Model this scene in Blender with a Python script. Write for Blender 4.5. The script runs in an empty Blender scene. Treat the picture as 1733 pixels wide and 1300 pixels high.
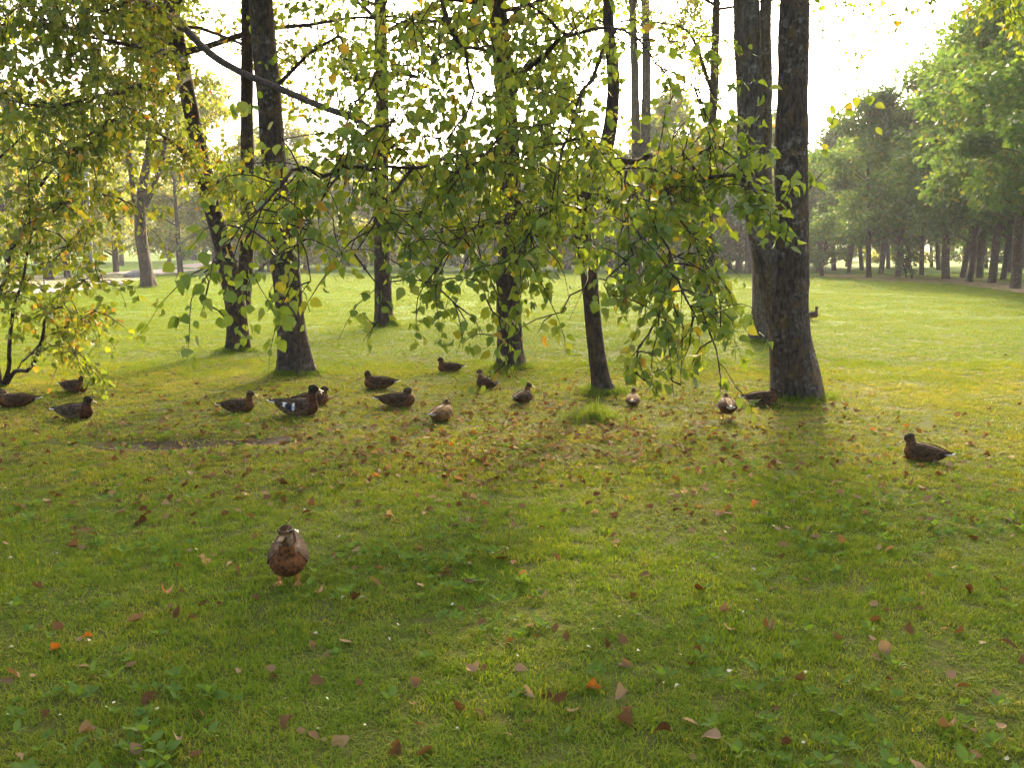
import bpy, bmesh, math
import numpy as np
from mathutils import Vector, noise as mnoise

# ------------------------------------------------------------------ camera, sky, sun, exposure
scene = bpy.context.scene
COL = scene.collection
R = math.radians
FPX, CX, CY, HZ = 1700.0, 866.5, 650.0, 430.0          # focal length and centre in photo pixels
CAM_H = 1.6
PITCH = math.atan((CY - HZ) / FPX)
cam_d = bpy.data.cameras.new('camera')
cam_d.sensor_width = 36.0
cam_d.lens = 36.0 * FPX / 1733.0
cam_d.clip_start = 0.05
cam_d.clip_end = 6000.0
cam = bpy.data.objects.new('camera', cam_d)
cam.location = (0, 0, CAM_H)
cam.rotation_euler = (math.pi / 2 - PITCH, 0, 0)
COL.objects.link(cam)
scene.camera = cam

SUN_AZ, SUN_EL = R(11.0), R(24.0)                      # azimuth from +Y towards +X
world = bpy.data.worlds.new('World')
scene.world = world
world.use_nodes = True
wn = world.node_tree
wn.nodes.clear()
w_out = wn.nodes.new('ShaderNodeOutputWorld')
w_bg = wn.nodes.new('ShaderNodeBackground')
w_sky = wn.nodes.new('ShaderNodeTexSky')
w_sky.sky_type = 'NISHITA'
w_sky.sun_disc = False
w_sky.sun_elevation = SUN_EL
w_sky.sun_rotation = SUN_AZ
w_sky.air_density = 0.7
w_sky.dust_density = 9.0
w_sky.ozone_density = 1.0
w_bg.inputs['Strength'].default_value = 0.15
wn.links.new(w_sky.outputs[0], w_bg.inputs['Color'])
wn.links.new(w_bg.outputs[0], w_out.inputs['Surface'])

sun_d = bpy.data.lights.new('sun', 'SUN')
sun_d.energy = 2.3
sun_d.angle = R(4.0)
sun_d.color = (1.0, 0.78, 0.45)
sun = bpy.data.objects.new('sun', sun_d)
SUN_DIR = Vector((math.sin(SUN_AZ) * math.cos(SUN_EL), math.cos(SUN_AZ) * math.cos(SUN_EL), math.sin(SUN_EL)))
sun.rotation_euler = SUN_DIR.to_track_quat('Z', 'Y').to_euler()
sun.location = SUN_DIR * 60
COL.objects.link(sun)
SD = np.array(SUN_DIR)

scene.view_settings.view_transform = 'Standard'
scene.view_settings.look = 'None'
scene.view_settings.gamma = 1.0
scene.view_settings.use_curve_mapping = False
scene.view_settings.exposure = 2.8
scene.render.engine = 'CYCLES'
scene.cycles.use_denoising = True
scene.cycles.max_bounces = 8
scene.cycles.diffuse_bounces = 4
scene.cycles.transmission_bounces = 6
scene.cycles.transparent_max_bounces = 6
scene.cycles.volume_bounces = 0
scene.cycles.sample_clamp_indirect = 6.0

rng = np.random.default_rng(7)


# ------------------------------------------------------------------ pixel <-> world
def P(u, v, D):
    """Point seen at photo pixel (u, v) that stands D metres north of the camera."""
    a, b = (u - CX) / FPX, -(v - CY) / FPX
    c, s = math.cos(PITCH), math.sin(PITCH)
    d = (a, c + b * s, -s + b * c)
    k = D / d[1]
    return np.array((d[0] * k, D, CAM_H + d[2] * k))


def GD(v):
    b = -(v - CY) / FPX
    c, s = math.cos(PITCH), math.sin(PITCH)
    return CAM_H * (c + b * s) / (s - b * c)


def G(u, v):
    p = P(u, v, GD(v))
    return np.array((p[0], p[1], float(hg(p[0], p[1]))))


MOUNDS = []


def hg(x, y):
    x = np.asarray(x, float)
    y = np.asarray(y, float)
    h = 0.010 * np.sin(x * 1.7 + 0.6 * y) + 0.008 * np.sin(y * 2.3 - 0.9 * x + 1.0) + 0.006 * np.sin(x * 4.1 + 1.3) * np.sin(y * 3.7)
    h = h - 0.07 * np.exp(-((x + 2.75) / 0.85) ** 4 - ((y - 8.48 - 0.04 * np.sin(x * 5)) / 0.26) ** 2)
    for mx, my, r, a in MOUNDS:
        h = h + a * np.exp(-((x - mx) ** 2 + (y - my) ** 2) / (r * r))
    return h + np.where(y > 110, 0.012 * (y - 110), 0.0)


# ------------------------------------------------------------------ mesh helpers
class Acc:
    def __init__(self):
        self.v, self.f, self.r, self.n = [], [], [], 0

    def add(self, v, faces, r=None):
        v = np.asarray(v, np.float32).reshape(-1, 3)
        for f in faces:
            f = np.asarray(f, np.int64)
            if len(f):
                self.f.append(f + self.n)
        self.v.append(v)
        self.r.append(np.zeros(len(v), np.float32) if r is None else np.asarray(r, np.float32))
        self.n += len(v)

    def mesh(self, name, smooth=True):
        me = bpy.data.meshes.new(name)
        v = np.concatenate(self.v)
        me.vertices.add(len(v))
        me.vertices.foreach_set('co', v.ravel())
        idx = np.concatenate([f.ravel() for f in self.f]) if self.f else np.zeros(0, np.int64)
        tot = np.concatenate([np.full(len(f), f.shape[1]) for f in self.f]) if self.f else np.zeros(0, np.int64)
        me.loops.add(len(idx))
        me.loops.foreach_set('vertex_index', idx.astype(np.int32))
        me.polygons.add(len(tot))
        me.polygons.foreach_set('loop_start', np.concatenate(([0], np.cumsum(tot)[:-1])).astype(np.int32))
        me.polygons.foreach_set('loop_total', tot.astype(np.int32))
        if smooth:
            me.polygons.foreach_set('use_smooth', np.ones(len(tot), bool))
        at = me.attributes.new('rnd', 'FLOAT', 'POINT')
        at.data.foreach_set('value', np.concatenate(self.r))
        me.update(calc_edges=True)
        me.validate()
        return me

    def build(self, name, mat, parent=None, smooth=True):
        return link(name, self.mesh(name, smooth), mat, parent)


def link(name, me, mat=None, parent=None):
    if mat is not None and not me.materials:
        me.materials.append(mat)
    o = bpy.data.objects.new(name, me)
    COL.objects.link(o)
    if parent is not None:
        o.parent = parent
    return o


def tag(o, label=None, cat=None, group=None, kind=None):
    if label: o['label'] = label
    if cat: o['category'] = cat
    if group: o['group'] = group
    if kind: o['kind'] = kind
    return o


def thing(name, label, cat, loc=(0, 0, 0), rz=0.0, group=None):
    o = bpy.data.objects.new(name, None)
    o.empty_display_size = 0.1
    o.location = loc
    o.rotation_euler = (0, 0, rz)
    COL.objects.link(o)
    return tag(o, label, cat, group)


def copy_tree(o, parent=None):
    c = o.copy()
    COL.objects.link(c)
    c.parent = parent
    for ch in list(o.children):
        copy_tree(ch, c)
    return c


def spline(pts, step):
    """Catmull-Rom through rows of pts (any columns), about one sample per step metres."""
    p = np.asarray(pts, float)
    p = np.vstack([2 * p[0] - p[1], p, 2 * p[-1] - p[-2]])
    out = []
    for i in range(1, len(p) - 2):
        L = np.linalg.norm(p[i + 1, :3] - p[i, :3])
        n = max(2, int(L / step))
        t = np.linspace(0, 1, n, endpoint=False)[:, None]
        a, b, c, d = p[i - 1], p[i], p[i + 1], p[i + 2]
        out.append(0.5 * (2 * b + (c - a) * t + (2 * a - 5 * b + 4 * c - d) * t ** 2 + (3 * b - a - 3 * c + d) * t ** 3))
    out.append(p[-2][None])
    return np.concatenate(out)


def tube(pts, rad, sides=6, ringfun=None):
    """Rings round a polyline; returns verts and quads."""
    pts = np.asarray(pts, float)
    rad = np.asarray(rad, float)
    n = len(pts)
    tan = np.gradient(pts, axis=0)
    tan /= np.linalg.norm(tan, axis=1)[:, None] + 1e-12
    ref = np.array((1.0, 0.0, 0.0)) if abs(tan[0, 0]) < 0.8 else np.array((0.0, 1.0, 0.0))
    V = np.zeros((n, sides, 3))
    ang = np.linspace(0, 2 * math.pi, sides, endpoint=False)
    for i in range(n):
        t = tan[i]
        a = ref - t * np.dot(ref, t)
        a /= np.linalg.norm(a) + 1e-12
        ref = a
        b = np.cross(t, a)
        r = rad[i] * (ringfun(i, ang, pts[i]) if ringfun else np.ones(sides))
        V[i] = pts[i] + (np.cos(ang) * r)[:, None] * a + (np.sin(ang) * r)[:, None] * b
    i = np.arange(n - 1)[:, None] * sides
    j = np.arange(sides)[None]
    q = np.stack([i + j, i + (j + 1) % sides, i + sides + (j + 1) % sides, i + sides + j], -1).reshape(-1, 4)
    return V.reshape(-1, 3), q


# leaf templates: long axis +Y, face +Z
LEAF_HI_V = np.array([(0, 0, 0), (0, .48, -.05), (0, 1.0, -.16), (-.27, .10, .03), (-.42, .38, .05), (-.22, .74, -.02),
                      (.27, .10, .03), (.42, .38, .05), (.22, .74, -.02)], np.float32)
LEAF_HI_F = np.array([(0, 1, 4, 3), (1, 2, 5, 4), (0, 6, 7, 1), (1, 7, 8, 2)])
LEAF_LO_V = np.array([(0, 0, 0), (-.40, .42, .06), (0, 1.0, -.10), (.40, .42, .06)], np.float32)
LEAF_LO_F = np.array([(0, 2, 1), (0, 3, 2)])


def unit(a):
    return a / (np.linalg.norm(a, axis=-1, keepdims=True) + 1e-9)


def leaf_frames(d, nrm):
    y = unit(d)
    z = unit(nrm - y * np.sum(nrm * y, -1, keepdims=True))
    x = np.cross(y, z)
    return x, y, z


def leaves(acc, pos, d, nrm, size, tmpl='lo', rnd=None, curl=None):
    tv, tf = (LEAF_HI_V, LEAF_HI_F) if tmpl == 'hi' else (LEAF_LO_V, LEAF_LO_F)
    x, y, z = leaf_frames(d, nrm)
    s = np.asarray(size, float).reshape(-1, 1, 1)
    k = len(tv)
    n = len(pos)
    wx = rng.uniform(0.72, 1.12, (n, 1, 1))                      # narrow and broad blades
    wz = rng.uniform(-0.6, 3.2, (n, 1, 1))                       # flat, cupped and curled ones
    sk = rng.normal(0, 0.10, (n, 1, 1))
    V = pos[:, None] + s * (wx * (tv[None, :, 0:1] + sk * tv[None, :, 1:2] ** 2) * x[:, None] + tv[None, :, 1:2] * y[:, None] + wz * tv[None, :, 2:3] * z[:, None])
    F = (np.arange(n)[:, None, None] * k + tf[None]).reshape(-1, tf.shape[1])
    if rnd is None:
        rnd = rng.random(n)
    acc.add(V.reshape(-1, 3), [F], np.repeat(rnd, k))


# ------------------------------------------------------------------ materials
def mat(name):
    m = bpy.data.materials.new(name)
    m.use_nodes = True
    nt = m.node_tree
    nt.nodes.clear()
    out = nt.nodes.new('ShaderNodeOutputMaterial')
    return m, nt, out


def N(nt, kind, **kw):
    n = nt.nodes.new(kind)
    for k, v in kw.items():
        if k in n.inputs.keys():
            n.inputs[k].default_value = v
        else:
            setattr(n, k, v)
    return n


def ramp(nt, fac, stops, interp='LINEAR'):
    r = nt.nodes.new('ShaderNodeValToRGB')
    r.color_ramp.interpolation = interp
    e = r.color_ramp.elements
    while len(e) < len(stops):
        e.new(0.5)
    for i, (p, c) in enumerate(stops):
        e[i].position = p
        e[i].color = (c[0], c[1], c[2], 1)
    nt.links.new(fac, r.inputs['Fac'])
    return r.outputs['Color']


def mixc(nt, fac, a, b, blend='MIX'):
    m = nt.nodes.new('ShaderNodeMix')
    m.data_type = 'RGBA'
    m.blend_type = blend
    for key, val in ((0, fac), (6, a), (7, b)):
        if hasattr(val, 'is_output'):
            nt.links.new(val, m.inputs[key])
        elif key == 0:
            m.inputs[0].default_value = val
        else:
            m.inputs[key].default_value = (*val, 1)
    return m.outputs[2]


def math_n(nt, op, a, b=None, clamp=False):
    m = nt.nodes.new('ShaderNodeMath')
    m.operation = op
    m.use_clamp = clamp
    for i, val in enumerate((a, b)):
        if val is None: continue
        if hasattr(val, 'is_output'):
            nt.links.new(val, m.inputs[i])
        else:
            m.inputs[i].default_value = val
    return m.outputs[0]


def noise_n(nt, vec, scale, detail=3.0, rough=0.55):
    n = N(nt, 'ShaderNodeTexNoise')
    n.inputs['Scale'].default_value = scale
    n.inputs['Detail'].default_value = detail
    n.inputs['Roughness'].default_value = rough
    if vec is not None:
        nt.links.new(vec, n.inputs['Vector'])
    return n.outputs['Fac']


def leafy(name, stops, trans=0.5, rough=0.5, per_object=False, spec=0.4, tgain=1.0):
    """Thin leaf: glossy reflecting face mixed with light coming through the blade."""
    m, nt, out = mat(name)
    if per_object:
        fac = N(nt, 'ShaderNodeObjectInfo').outputs['Random']
    else:
        fac = N(nt, 'ShaderNodeAttribute', attribute_name='rnd').outputs['Fac']
    pos = N(nt, 'ShaderNodeNewGeometry').outputs['Position']
    f = math_n(nt, 'ADD', fac, math_n(nt, 'MULTIPLY', math_n(nt, 'SUBTRACT', noise_n(nt, pos, 0.8, 2), 0.5), 0.7), True)
    col = ramp(nt, f, stops)
    vein = noise_n(nt, pos, 60.0, 2)
    col = mixc(nt, math_n(nt, 'MULTIPLY', vein, 0.35), col, mixc(nt, 0.5, col, (0.02, 0.02, 0.0)))
    p = N(nt, 'ShaderNodeBsdfPrincipled', Roughness=rough)
    p.inputs['Specular IOR Level'].default_value = spec
    nt.links.new(col, p.inputs['Base Color'])
    t = N(nt, 'ShaderNodeBsdfTranslucent')
    warm = mixc(nt, 1.0, col, (1.25 * tgain, 1.1 * tgain, 0.45 * tgain), 'MULTIPLY')
    nt.links.new(warm, t.inputs['Color'])
    mx = N(nt, 'ShaderNodeMixShader')
    mx.inputs[0].default_value = trans
    nt.links.new(p.outputs[0], mx.inputs[1])
    nt.links.new(t.outputs[0], mx.inputs[2])
    nt.links.new(mx.outputs[0], out.inputs['Surface'])
    return m


M = {}
GREEN = [(0.0, (0.095, 0.150, 0.024)), (0.45, (0.135, 0.200, 0.030)), (0.86, (0.190, 0.235, 0.034)), (0.97, (0.22, 0.22, 0.03)), (1.0, (0.25, 0.17, 0.03))]
M['leaf'] = leafy('foliage_green', GREEN, 0.5, 0.5, spec=0.22, tgain=1.5)
M['leaf_single'] = leafy('leaf_green_single', GREEN, 0.5, 0.5, per_object=True, spec=0.22, tgain=1.5)
GOLD = [(0.0, (0.080, 0.125, 0.018)), (0.4, (0.125, 0.175, 0.020)), (0.85, (0.185, 0.205, 0.022)), (0.97, (0.26, 0.22, 0.03)), (1.0, (0.30, 0.17, 0.03))]
M['leaf_gold'] = leafy('foliage_golden', GOLD, 0.55, 0.5, tgain=1.5)
M['leaf_gold_single'] = leafy('leaf_golden_single', GOLD, 0.55, 0.5, per_object=True, tgain=1.5)
FAR = [(0.0, (0.045, 0.100, 0.024)), (0.5, (0.068, 0.135, 0.030)), (0.9, (0.100, 0.160, 0.03)), (1.0, (0.17, 0.17, 0.03))]
M['leaf_far'] = leafy('foliage_far', FAR, 0.42, 0.6, spec=0.15, tgain=1.3)
DARK = [(0.0, (0.020, 0.040, 0.018)), (1.0, (0.045, 0.075, 0.025))]
M['leaf_dark'] = leafy('foliage_dark', DARK, 0.25, 0.6)
BROWN = [(0.0, (0.075, 0.032, 0.008)), (0.35, (0.16, 0.088, 0.036)), (0.65, (0.24, 0.150, 0.072)), (0.94, (0.36, 0.25, 0.13)), (1.0, (0.38, 0.12, 0.015))]
M['dead'] = leafy('dead_leaf', BROWN, 0.22, 0.85, spec=0.04)
M['dead_single'] = leafy('dead_leaf_single', BROWN, 0.22, 0.8, per_object=True, spec=0.08)


def grass_mat(name, stops, dry=True):
    m, nt, out = mat(name)
    oi = N(nt, 'ShaderNodeObjectInfo').outputs['Random']
    at = N(nt, 'ShaderNodeAttribute', attribute_name='rnd').outputs['Fac']
    pos = N(nt, 'ShaderNodeNewGeometry').outputs['Position']
    n1 = noise_n(nt, pos, 0.9, 3)
    n2 = noise_n(nt, pos, 4.0, 2)
    f = math_n(nt, 'ADD', math_n(nt, 'MULTIPLY', n1, 0.55), math_n(nt, 'MULTIPLY', n2, 0.35))
    f = math_n(nt, 'ADD', f, math_n(nt, 'MULTIPLY', math_n(nt, 'SUBTRACT', at, 0.5), 0.42))
    f = math_n(nt, 'ADD', f, math_n(nt, 'MULTIPLY', math_n(nt, 'SUBTRACT', oi, 0.5), 0.25))
    if dry:       # the turf under the trees is dry and trodden
        sep = N(nt, 'ShaderNodeSeparateXYZ')
        nt.links.new(pos, sep.inputs[0])
        band = N(nt, 'ShaderNodeMapRange', interpolation_type='SMOOTHSTEP')
        nt.links.new(sep.outputs['Y'], band.inputs[0])
        band.inputs[1].default_value, band.inputs[2].default_value = 5.5, 8.5
        band2 = N(nt, 'ShaderNodeMapRange', interpolation_type='SMOOTHSTEP')
        nt.links.new(sep.outputs['Y'], band2.inputs[0])
        band2.inputs[1].default_value, band2.inputs[2].default_value = 16.0, 12.0
        b = math_n(nt, 'MULTIPLY', band.outputs[0], band2.outputs[0])
        f = math_n(nt, 'ADD', f, math_n(nt, 'MULTIPLY', b, 0.20))
    col = ramp(nt, f, stops)
    p = N(nt, 'ShaderNodeBsdfPrincipled', Roughness=0.6)
    p.inputs['Specular IOR Level'].default_value = 0.03
    nt.links.new(col, p.inputs['Base Color'])
    t = N(nt, 'ShaderNodeBsdfTranslucent')
    nt.links.new(mixc(nt, 1.0, col, (1.08, 1.08, 0.32), 'MULTIPLY'), t.inputs['Color'])
    mx = N(nt, 'ShaderNodeMixShader')
    mx.inputs[0].default_value = 0.42
    nt.links.new(p.outputs[0], mx.inputs[1])
    nt.links.new(t.outputs[0], mx.inputs[2])
    nt.links.new(mx.outputs[0], out.inputs['Surface'])
    return m


GRASS = [(0.05, (0.080, 0.142, 0.010)), (0.36, (0.125, 0.192, 0.014)), (0.58, (0.180, 0.215, 0.019)), (0.80, (0.26, 0.230, 0.038)), (0.95, (0.34, 0.27, 0.07))]
M['grass'] = grass_mat('grass_blades', GRASS)
M['tuft'] = grass_mat('long_grass', [(0.1, (0.09, 0.15, 0.02)), (0.6, (0.17, 0.22, 0.03)), (0.95, (0.3, 0.26, 0.08))], False)
M['weed'] = grass_mat('weed_leaves', [(0.1, (0.075, 0.135, 0.022)), (0.6, (0.115, 0.180, 0.034)), (0.95, (0.18, 0.22, 0.06))], False)


def ground_mat():
    m, nt, out = mat('lawn_ground')
    pos = N(nt, 'ShaderNodeNewGeometry').outputs['Position']
    n1 = noise_n(nt, pos, 0.25, 4)
    n2 = noise_n(nt, pos, 6.0, 4, 0.7)
    n3 = noise_n(nt, pos, 40.0, 3, 0.7)
    f = math_n(nt, 'ADD', math_n(nt, 'MULTIPLY', n1, 0.45), math_n(nt, 'MULTIPLY', n2, 0.30))
    f = math_n(nt, 'ADD', f, math_n(nt, 'MULTIPLY', n3, 0.25))
    turf = ramp(nt, f, [(0.30, (0.045, 0.090, 0.005)), (0.50, (0.070, 0.125, 0.007)), (0.66, (0.105, 0.150, 0.010)), (0.80, (0.14, 0.15, 0.02))])
    soil = ramp(nt, n3, [(0.3, (0.035, 0.030, 0.008)), (0.7, (0.090, 0.072, 0.022))])
    soilg = mixc(nt, math_n(nt, 'MULTIPLY', n2, 0.8), soil, (0.060, 0.095, 0.008))
    sep = N(nt, 'ShaderNodeSeparateXYZ')
    nt.links.new(pos, sep.inputs[0])
    mr = N(nt, 'ShaderNodeMapRange', interpolation_type='SMOOTHSTEP')
    nt.links.new(sep.outputs['Y'], mr.inputs[0])
    mr.inputs[1].default_value, mr.inputs[2].default_value = 10.0, 38.0     # beyond the built blades the sheet is the turf itself
    near = mixc(nt, mr.outputs[0], soilg, turf)
    p = N(nt, 'ShaderNodeBsdfPrincipled', Roughness=0.9)
    p.inputs['Specular IOR Level'].default_value = 0.02
    nt.links.new(near, p.inputs['Base Color'])
    b = N(nt, 'ShaderNodeBump', Strength=0.8, Distance=0.03)
    nt.links.new(n3, b.inputs['Height'])
    nt.links.new(b.outputs[0], p.inputs['Normal'])
    nt.links.new(p.outputs[0], out.inputs['Surface'])
    return m


M['ground'] = ground_mat()


def bark_mat(name, dark, light, lichen=0.5, moss=0.5):
    m, nt, out = mat(name)
    tc = N(nt, 'ShaderNodeNewGeometry').outputs['Position']
    mp = N(nt, 'ShaderNodeMapping')
    mp.inputs['Scale'].default_value = (1, 1, 0.28)
    nt.links.new(tc, mp.inputs['Vector'])
    v = mp.outputs[0]
    fis = noise_n(nt, v, 34.0, 4, 0.65)
    big = noise_n(nt, tc, 3.2, 4, 0.6)
    spots = noise_n(nt, tc, 17.0, 4, 0.65)
    col = ramp(nt, fis, [(0.35, dark), (0.68, light)])
    grey = ramp(nt, spots, [(0.50, (0, 0, 0)), (0.64, (1, 1, 1))])
    lf = math_n(nt, 'MULTIPLY', grey, math_n(nt, 'MULTIPLY', ramp(nt, big, [(0.42, (0, 0, 0)), (0.62, (1, 1, 1))]), lichen))
    col = mixc(nt, lf, col, (0.26, 0.23, 0.17))
    m2 = noise_n(nt, tc, 5.5, 3, 0.6)
    mf = math_n(nt, 'MULTIPLY', ramp(nt, m2, [(0.52, (0, 0, 0)), (0.66, (1, 1, 1))]), moss)
    col = mixc(nt, mf, col, mixc(nt, spots, (0.09, 0.075, 0.02), (0.17, 0.085, 0.025)))
    p = N(nt, 'ShaderNodeBsdfPrincipled', Roughness=0.9)
    p.inputs['Specular IOR Level'].default_value = 0.2
    nt.links.new(col, p.inputs['Base Color'])
    b = N(nt, 'ShaderNodeBump', Strength=1.0, Distance=0.035)
    nt.links.new(fis, b.inputs['Height'])
    nt.links.new(b.outputs[0], p.inputs['Normal'])
    nt.links.new(p.outputs[0], out.inputs['Surface'])
    return m


M['bark'] = bark_mat('bark', (0.026, 0.018, 0.010), (0.100, 0.070, 0.042), 0.7, 0.6)
M['bark_pale'] = bark_mat('bark_lichen', (0.040, 0.030, 0.019), (0.150, 0.115, 0.075), 0.9, 0.4)
M['bark_dark'] = bark_mat('bark_dark', (0.018, 0.012, 0.007), (0.068, 0.045, 0.026), 0.25, 0.55)


def plain(name, c, rough=0.6, metal=0.0, nscale=20.0, var=0.25, spec=0.4):
    m, nt, out = mat(name)
    tc = N(nt, 'ShaderNodeTexCoord').outputs['Object']
    n = noise_n(nt, tc, nscale, 4, 0.6)
    a = tuple(x * (1 - var) for x in c)
    b = tuple(min(1, x * (1 + var)) for x in c)
    p = N(nt, 'ShaderNodeBsdfPrincipled', Roughness=rough, Metallic=metal)
    p.inputs['Specular IOR Level'].default_value = spec
    nt.links.new(ramp(nt, n, [(0.3, a), (0.7, b)]), p.inputs['Base Color'])
    nt.links.new(p.outputs[0], out.inputs['Surface'])
    return m


M['path'] = plain('path_tarmac', (0.20, 0.155, 0.135), 0.85, 0, 3.0, 0.18)
M['litter_soil'] = plain('leaf_litter_soil', (0.17, 0.085, 0.030), 0.9, 0, 2.0, 0.4)
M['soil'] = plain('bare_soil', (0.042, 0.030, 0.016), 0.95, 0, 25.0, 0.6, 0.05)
M['water'] = plain('water_surface', (0.10, 0.12, 0.12), 0.08, 0, 1.0, 0.1, 0.6)
M['lamp_metal'] = plain('lamp_post_metal', (0.10, 0.10, 0.095), 0.6, 0.2)
M['lamp_glass'] = plain('lamp_cover', (0.7, 0.7, 0.68), 0.3)
M['bin_dark'] = plain('bin_dark_metal', (0.03, 0.025, 0.025), 0.45)
M['stone'] = plain('field_stone', (0.17, 0.155, 0.14), 0.9, 0, 8, 0.3)
M['bill'] = plain('duck_bill', (0.19, 0.105, 0.025), 0.4, 0, 60, 0.3)
M['leg'] = plain('duck_leg', (0.50, 0.17, 0.03), 0.5, 0, 60, 0.2)
M['eye'] = plain('duck_eye', (0.01, 0.008, 0.006), 0.1, 0, 5, 0.1, 0.8)
M['tailwhite'] = plain('duck_tail_feather', (0.58, 0.54, 0.46), 0.7, 0, 60, 0.2)
M['cream_glint'] = plain('small_feather', (0.38, 0.34, 0.17), 0.7, 0, 30, 0.15)  # cream colour stands in for light glinting off blades and leaf undersides


def plumage(name, scale=55.0, amt=0.75):
    """Feather colours come from the colour layer of the mesh; scalloped mottling on top."""
    m, nt, out = mat(name)
    at = N(nt, 'ShaderNodeAttribute', attribute_name='plumage')
    tc = N(nt, 'ShaderNodeTexCoord').outputs['Object']
    v = N(nt, 'ShaderNodeTexVoronoi', Scale=scale)
    nt.links.new(tc, v.inputs['Vector'])
    e = ramp(nt, v.outputs['Distance'], [(0.12, (0.22, 0.20, 0.18)), (0.38, (0.85, 0.85, 0.85)), (0.72, (1.6, 1.45, 1.15))])
    n = ramp(nt, noise_n(nt, tc, 28, 4, 0.7), [(0.3, (0.65, 0.65, 0.65)), (0.7, (1.25, 1.25, 1.25))])
    c = mixc(nt, amt, at.outputs['Color'], mixc(nt, 1.0, at.outputs['Color'], e, 'MULTIPLY'))
    c = mixc(nt, 0.8, c, mixc(nt, 1.0, c, n, 'MULTIPLY'))
    p = N(nt, 'ShaderNodeBsdfPrincipled', Roughness=0.85)
    p.inputs['Specular IOR Level'].default_value = 0.08
    nt.links.new(c, p.inputs['Base Color'])
    nt.links.new(p.outputs[0], out.inputs['Surface'])
    return m


M['plumage'] = plumage('plumage', 42.0, 0.85)

# ------------------------------------------------------------------ trees: positions first (grass keeps clear of them)
# name: base pixel and trunk line (u, v, width in photo pixels)
TRUNKS = {
    'A': dict(base=(1349, 676), line=[(1349, 676, 84), (1346, 640, 76), (1340, 590, 68), (1336, 530, 62), (1338, 460, 58), (1340, 380, 54), (1338, 260, 52), (1342, 120, 48), (1344, 0, 46), (1350, -200, 40), (1356, -460, 26)], m='bark'),
    'B': dict(base=(1294, 580), line=[(1294, 580, 46), (1292, 520, 38), (1290, 440, 32), (1292, 300, 26), (1295, 150, 22), (1296, 0, 17), (1298, -180, 12)], m='bark_pale'),
    'C': dict(base=(504, 636), line=[(504, 638, 60), (500, 600, 52), (490, 520, 45), (480, 430, 44), (470, 330, 41), (456, 180, 38), (444, 40, 37), (434, -120, 32), (428, -330, 22)], m='bark'),
    'D': dict(base=(400, 597), line=[(401, 598, 40), (402, 560, 36), (396, 500, 33), (378, 420, 30), (352, 320, 27), (328, 210, 25), (306, 100, 24), (288, 0, 22), (262, -150, 18), (240, -300, 12)], m='bark_dark'),
    'E': dict(base=(650, 555), line=[(650, 556, 34), (649, 520, 30), (647, 450, 27), (645, 350, 25), (647, 200, 22), (644, 60, 20), (642, -80, 16), (640, -240, 10)], m='bark_dark'),
    'F': dict(base=(865, 628), line=[(866, 630, 44), (863, 590, 40), (861, 500, 38), (864, 400, 37), (863, 300, 34), (858, 180, 32), (846, 60, 30), (838, -80, 26), (830, -300, 18)], m='bark_dark'),
    'G': dict(base=(1021, 672), line=[(1023, 674, 38), (1016, 640, 31), (1006, 570, 28), (1000, 500, 28), (994, 440, 28), (984, 385, 27), (990, 330, 26), (1010, 285, 26), (1030, 230, 24), (1038, 140, 20), (1030, 40, 16), (1026, -90, 12)], m='bark_dark'),
    'H': dict(base=(1074, 492), line=[(1074, 493, 26), (1075, 420, 22), (1080, 330, 20), (1084, 250, 20)], m='bark'),
    'I': dict(base=(1204, 545), line=[(1204, 546, 25), (1200, 500, 21), (1196, 420, 20), (1200, 300, 17), (1208, 160, 14), (1212, 20, 12), (1214, -140, 9)], m='bark'),
    'R': dict(base=(2045, 585), line=[(2045, 585, 50), (2040, 500, 42), (2036, 380, 38), (2040, 200, 34), (2046, 40, 30), (2050, -140, 26), (2046, -400, 18), (2044, -620, 9)], m='bark'),
    'K': dict(base=(251, 487), line=[(252, 488, 24), (247, 455, 20), (238, 390, 19), (241, 320, 16), (250, 270, 13), (262, 180, 10), (266, 60, 7)], m='bark_dark'),
}
for k, t in TRUNKS.items():
    t['D'] = GD(t['base'][1])
    b = P(t['base'][0], t['base'][1], t['D'])
    t['xy'] = (b[0], b[1])
    t['r'] = t['line'][0][2] / FPX * t['D'] / 2
    MOUNDS.append((b[0], b[1], max(0.45, t['r'] * 2.2), 0.05))

# ------------------------------------------------------------------ the setting
def graded(a, b, step, far, growth=1.22):
    core = list(np.arange(a, b + 1e-6, step))
    lo, s, x = [], step, a
    while x > far[0]:
        s *= growth; x -= s; lo.append(max(x, far[0]))
    hi, s, x = [], step, b
    while x < far[1]:
        s *= growth; x += s; hi.append(min(x, far[1]))
    return np.array(lo[::-1] + core + hi)


gx = graded(-7.5, 8.0, 0.11, (-2500, 2500))
gy = graded(2.0, 15.0, 0.09, (-60, 4000))
X, Y = np.meshgrid(gx, gy)
a = Acc()
nx, ny = len(gx), len(gy)
i = np.arange(ny - 1)[:, None] * nx
j = np.arange(nx - 1)[None]
a.add(np.stack([X, Y, hg(X, Y)], -1).reshape(-1, 3), [np.stack([i + j, i + j + 1, i + nx + j + 1, i + nx + j], -1).reshape(-1, 4)])
tag(a.build('lawn', M['ground']), 'wide green park lawn scattered with fallen leaves', None, None, 'structure')


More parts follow.
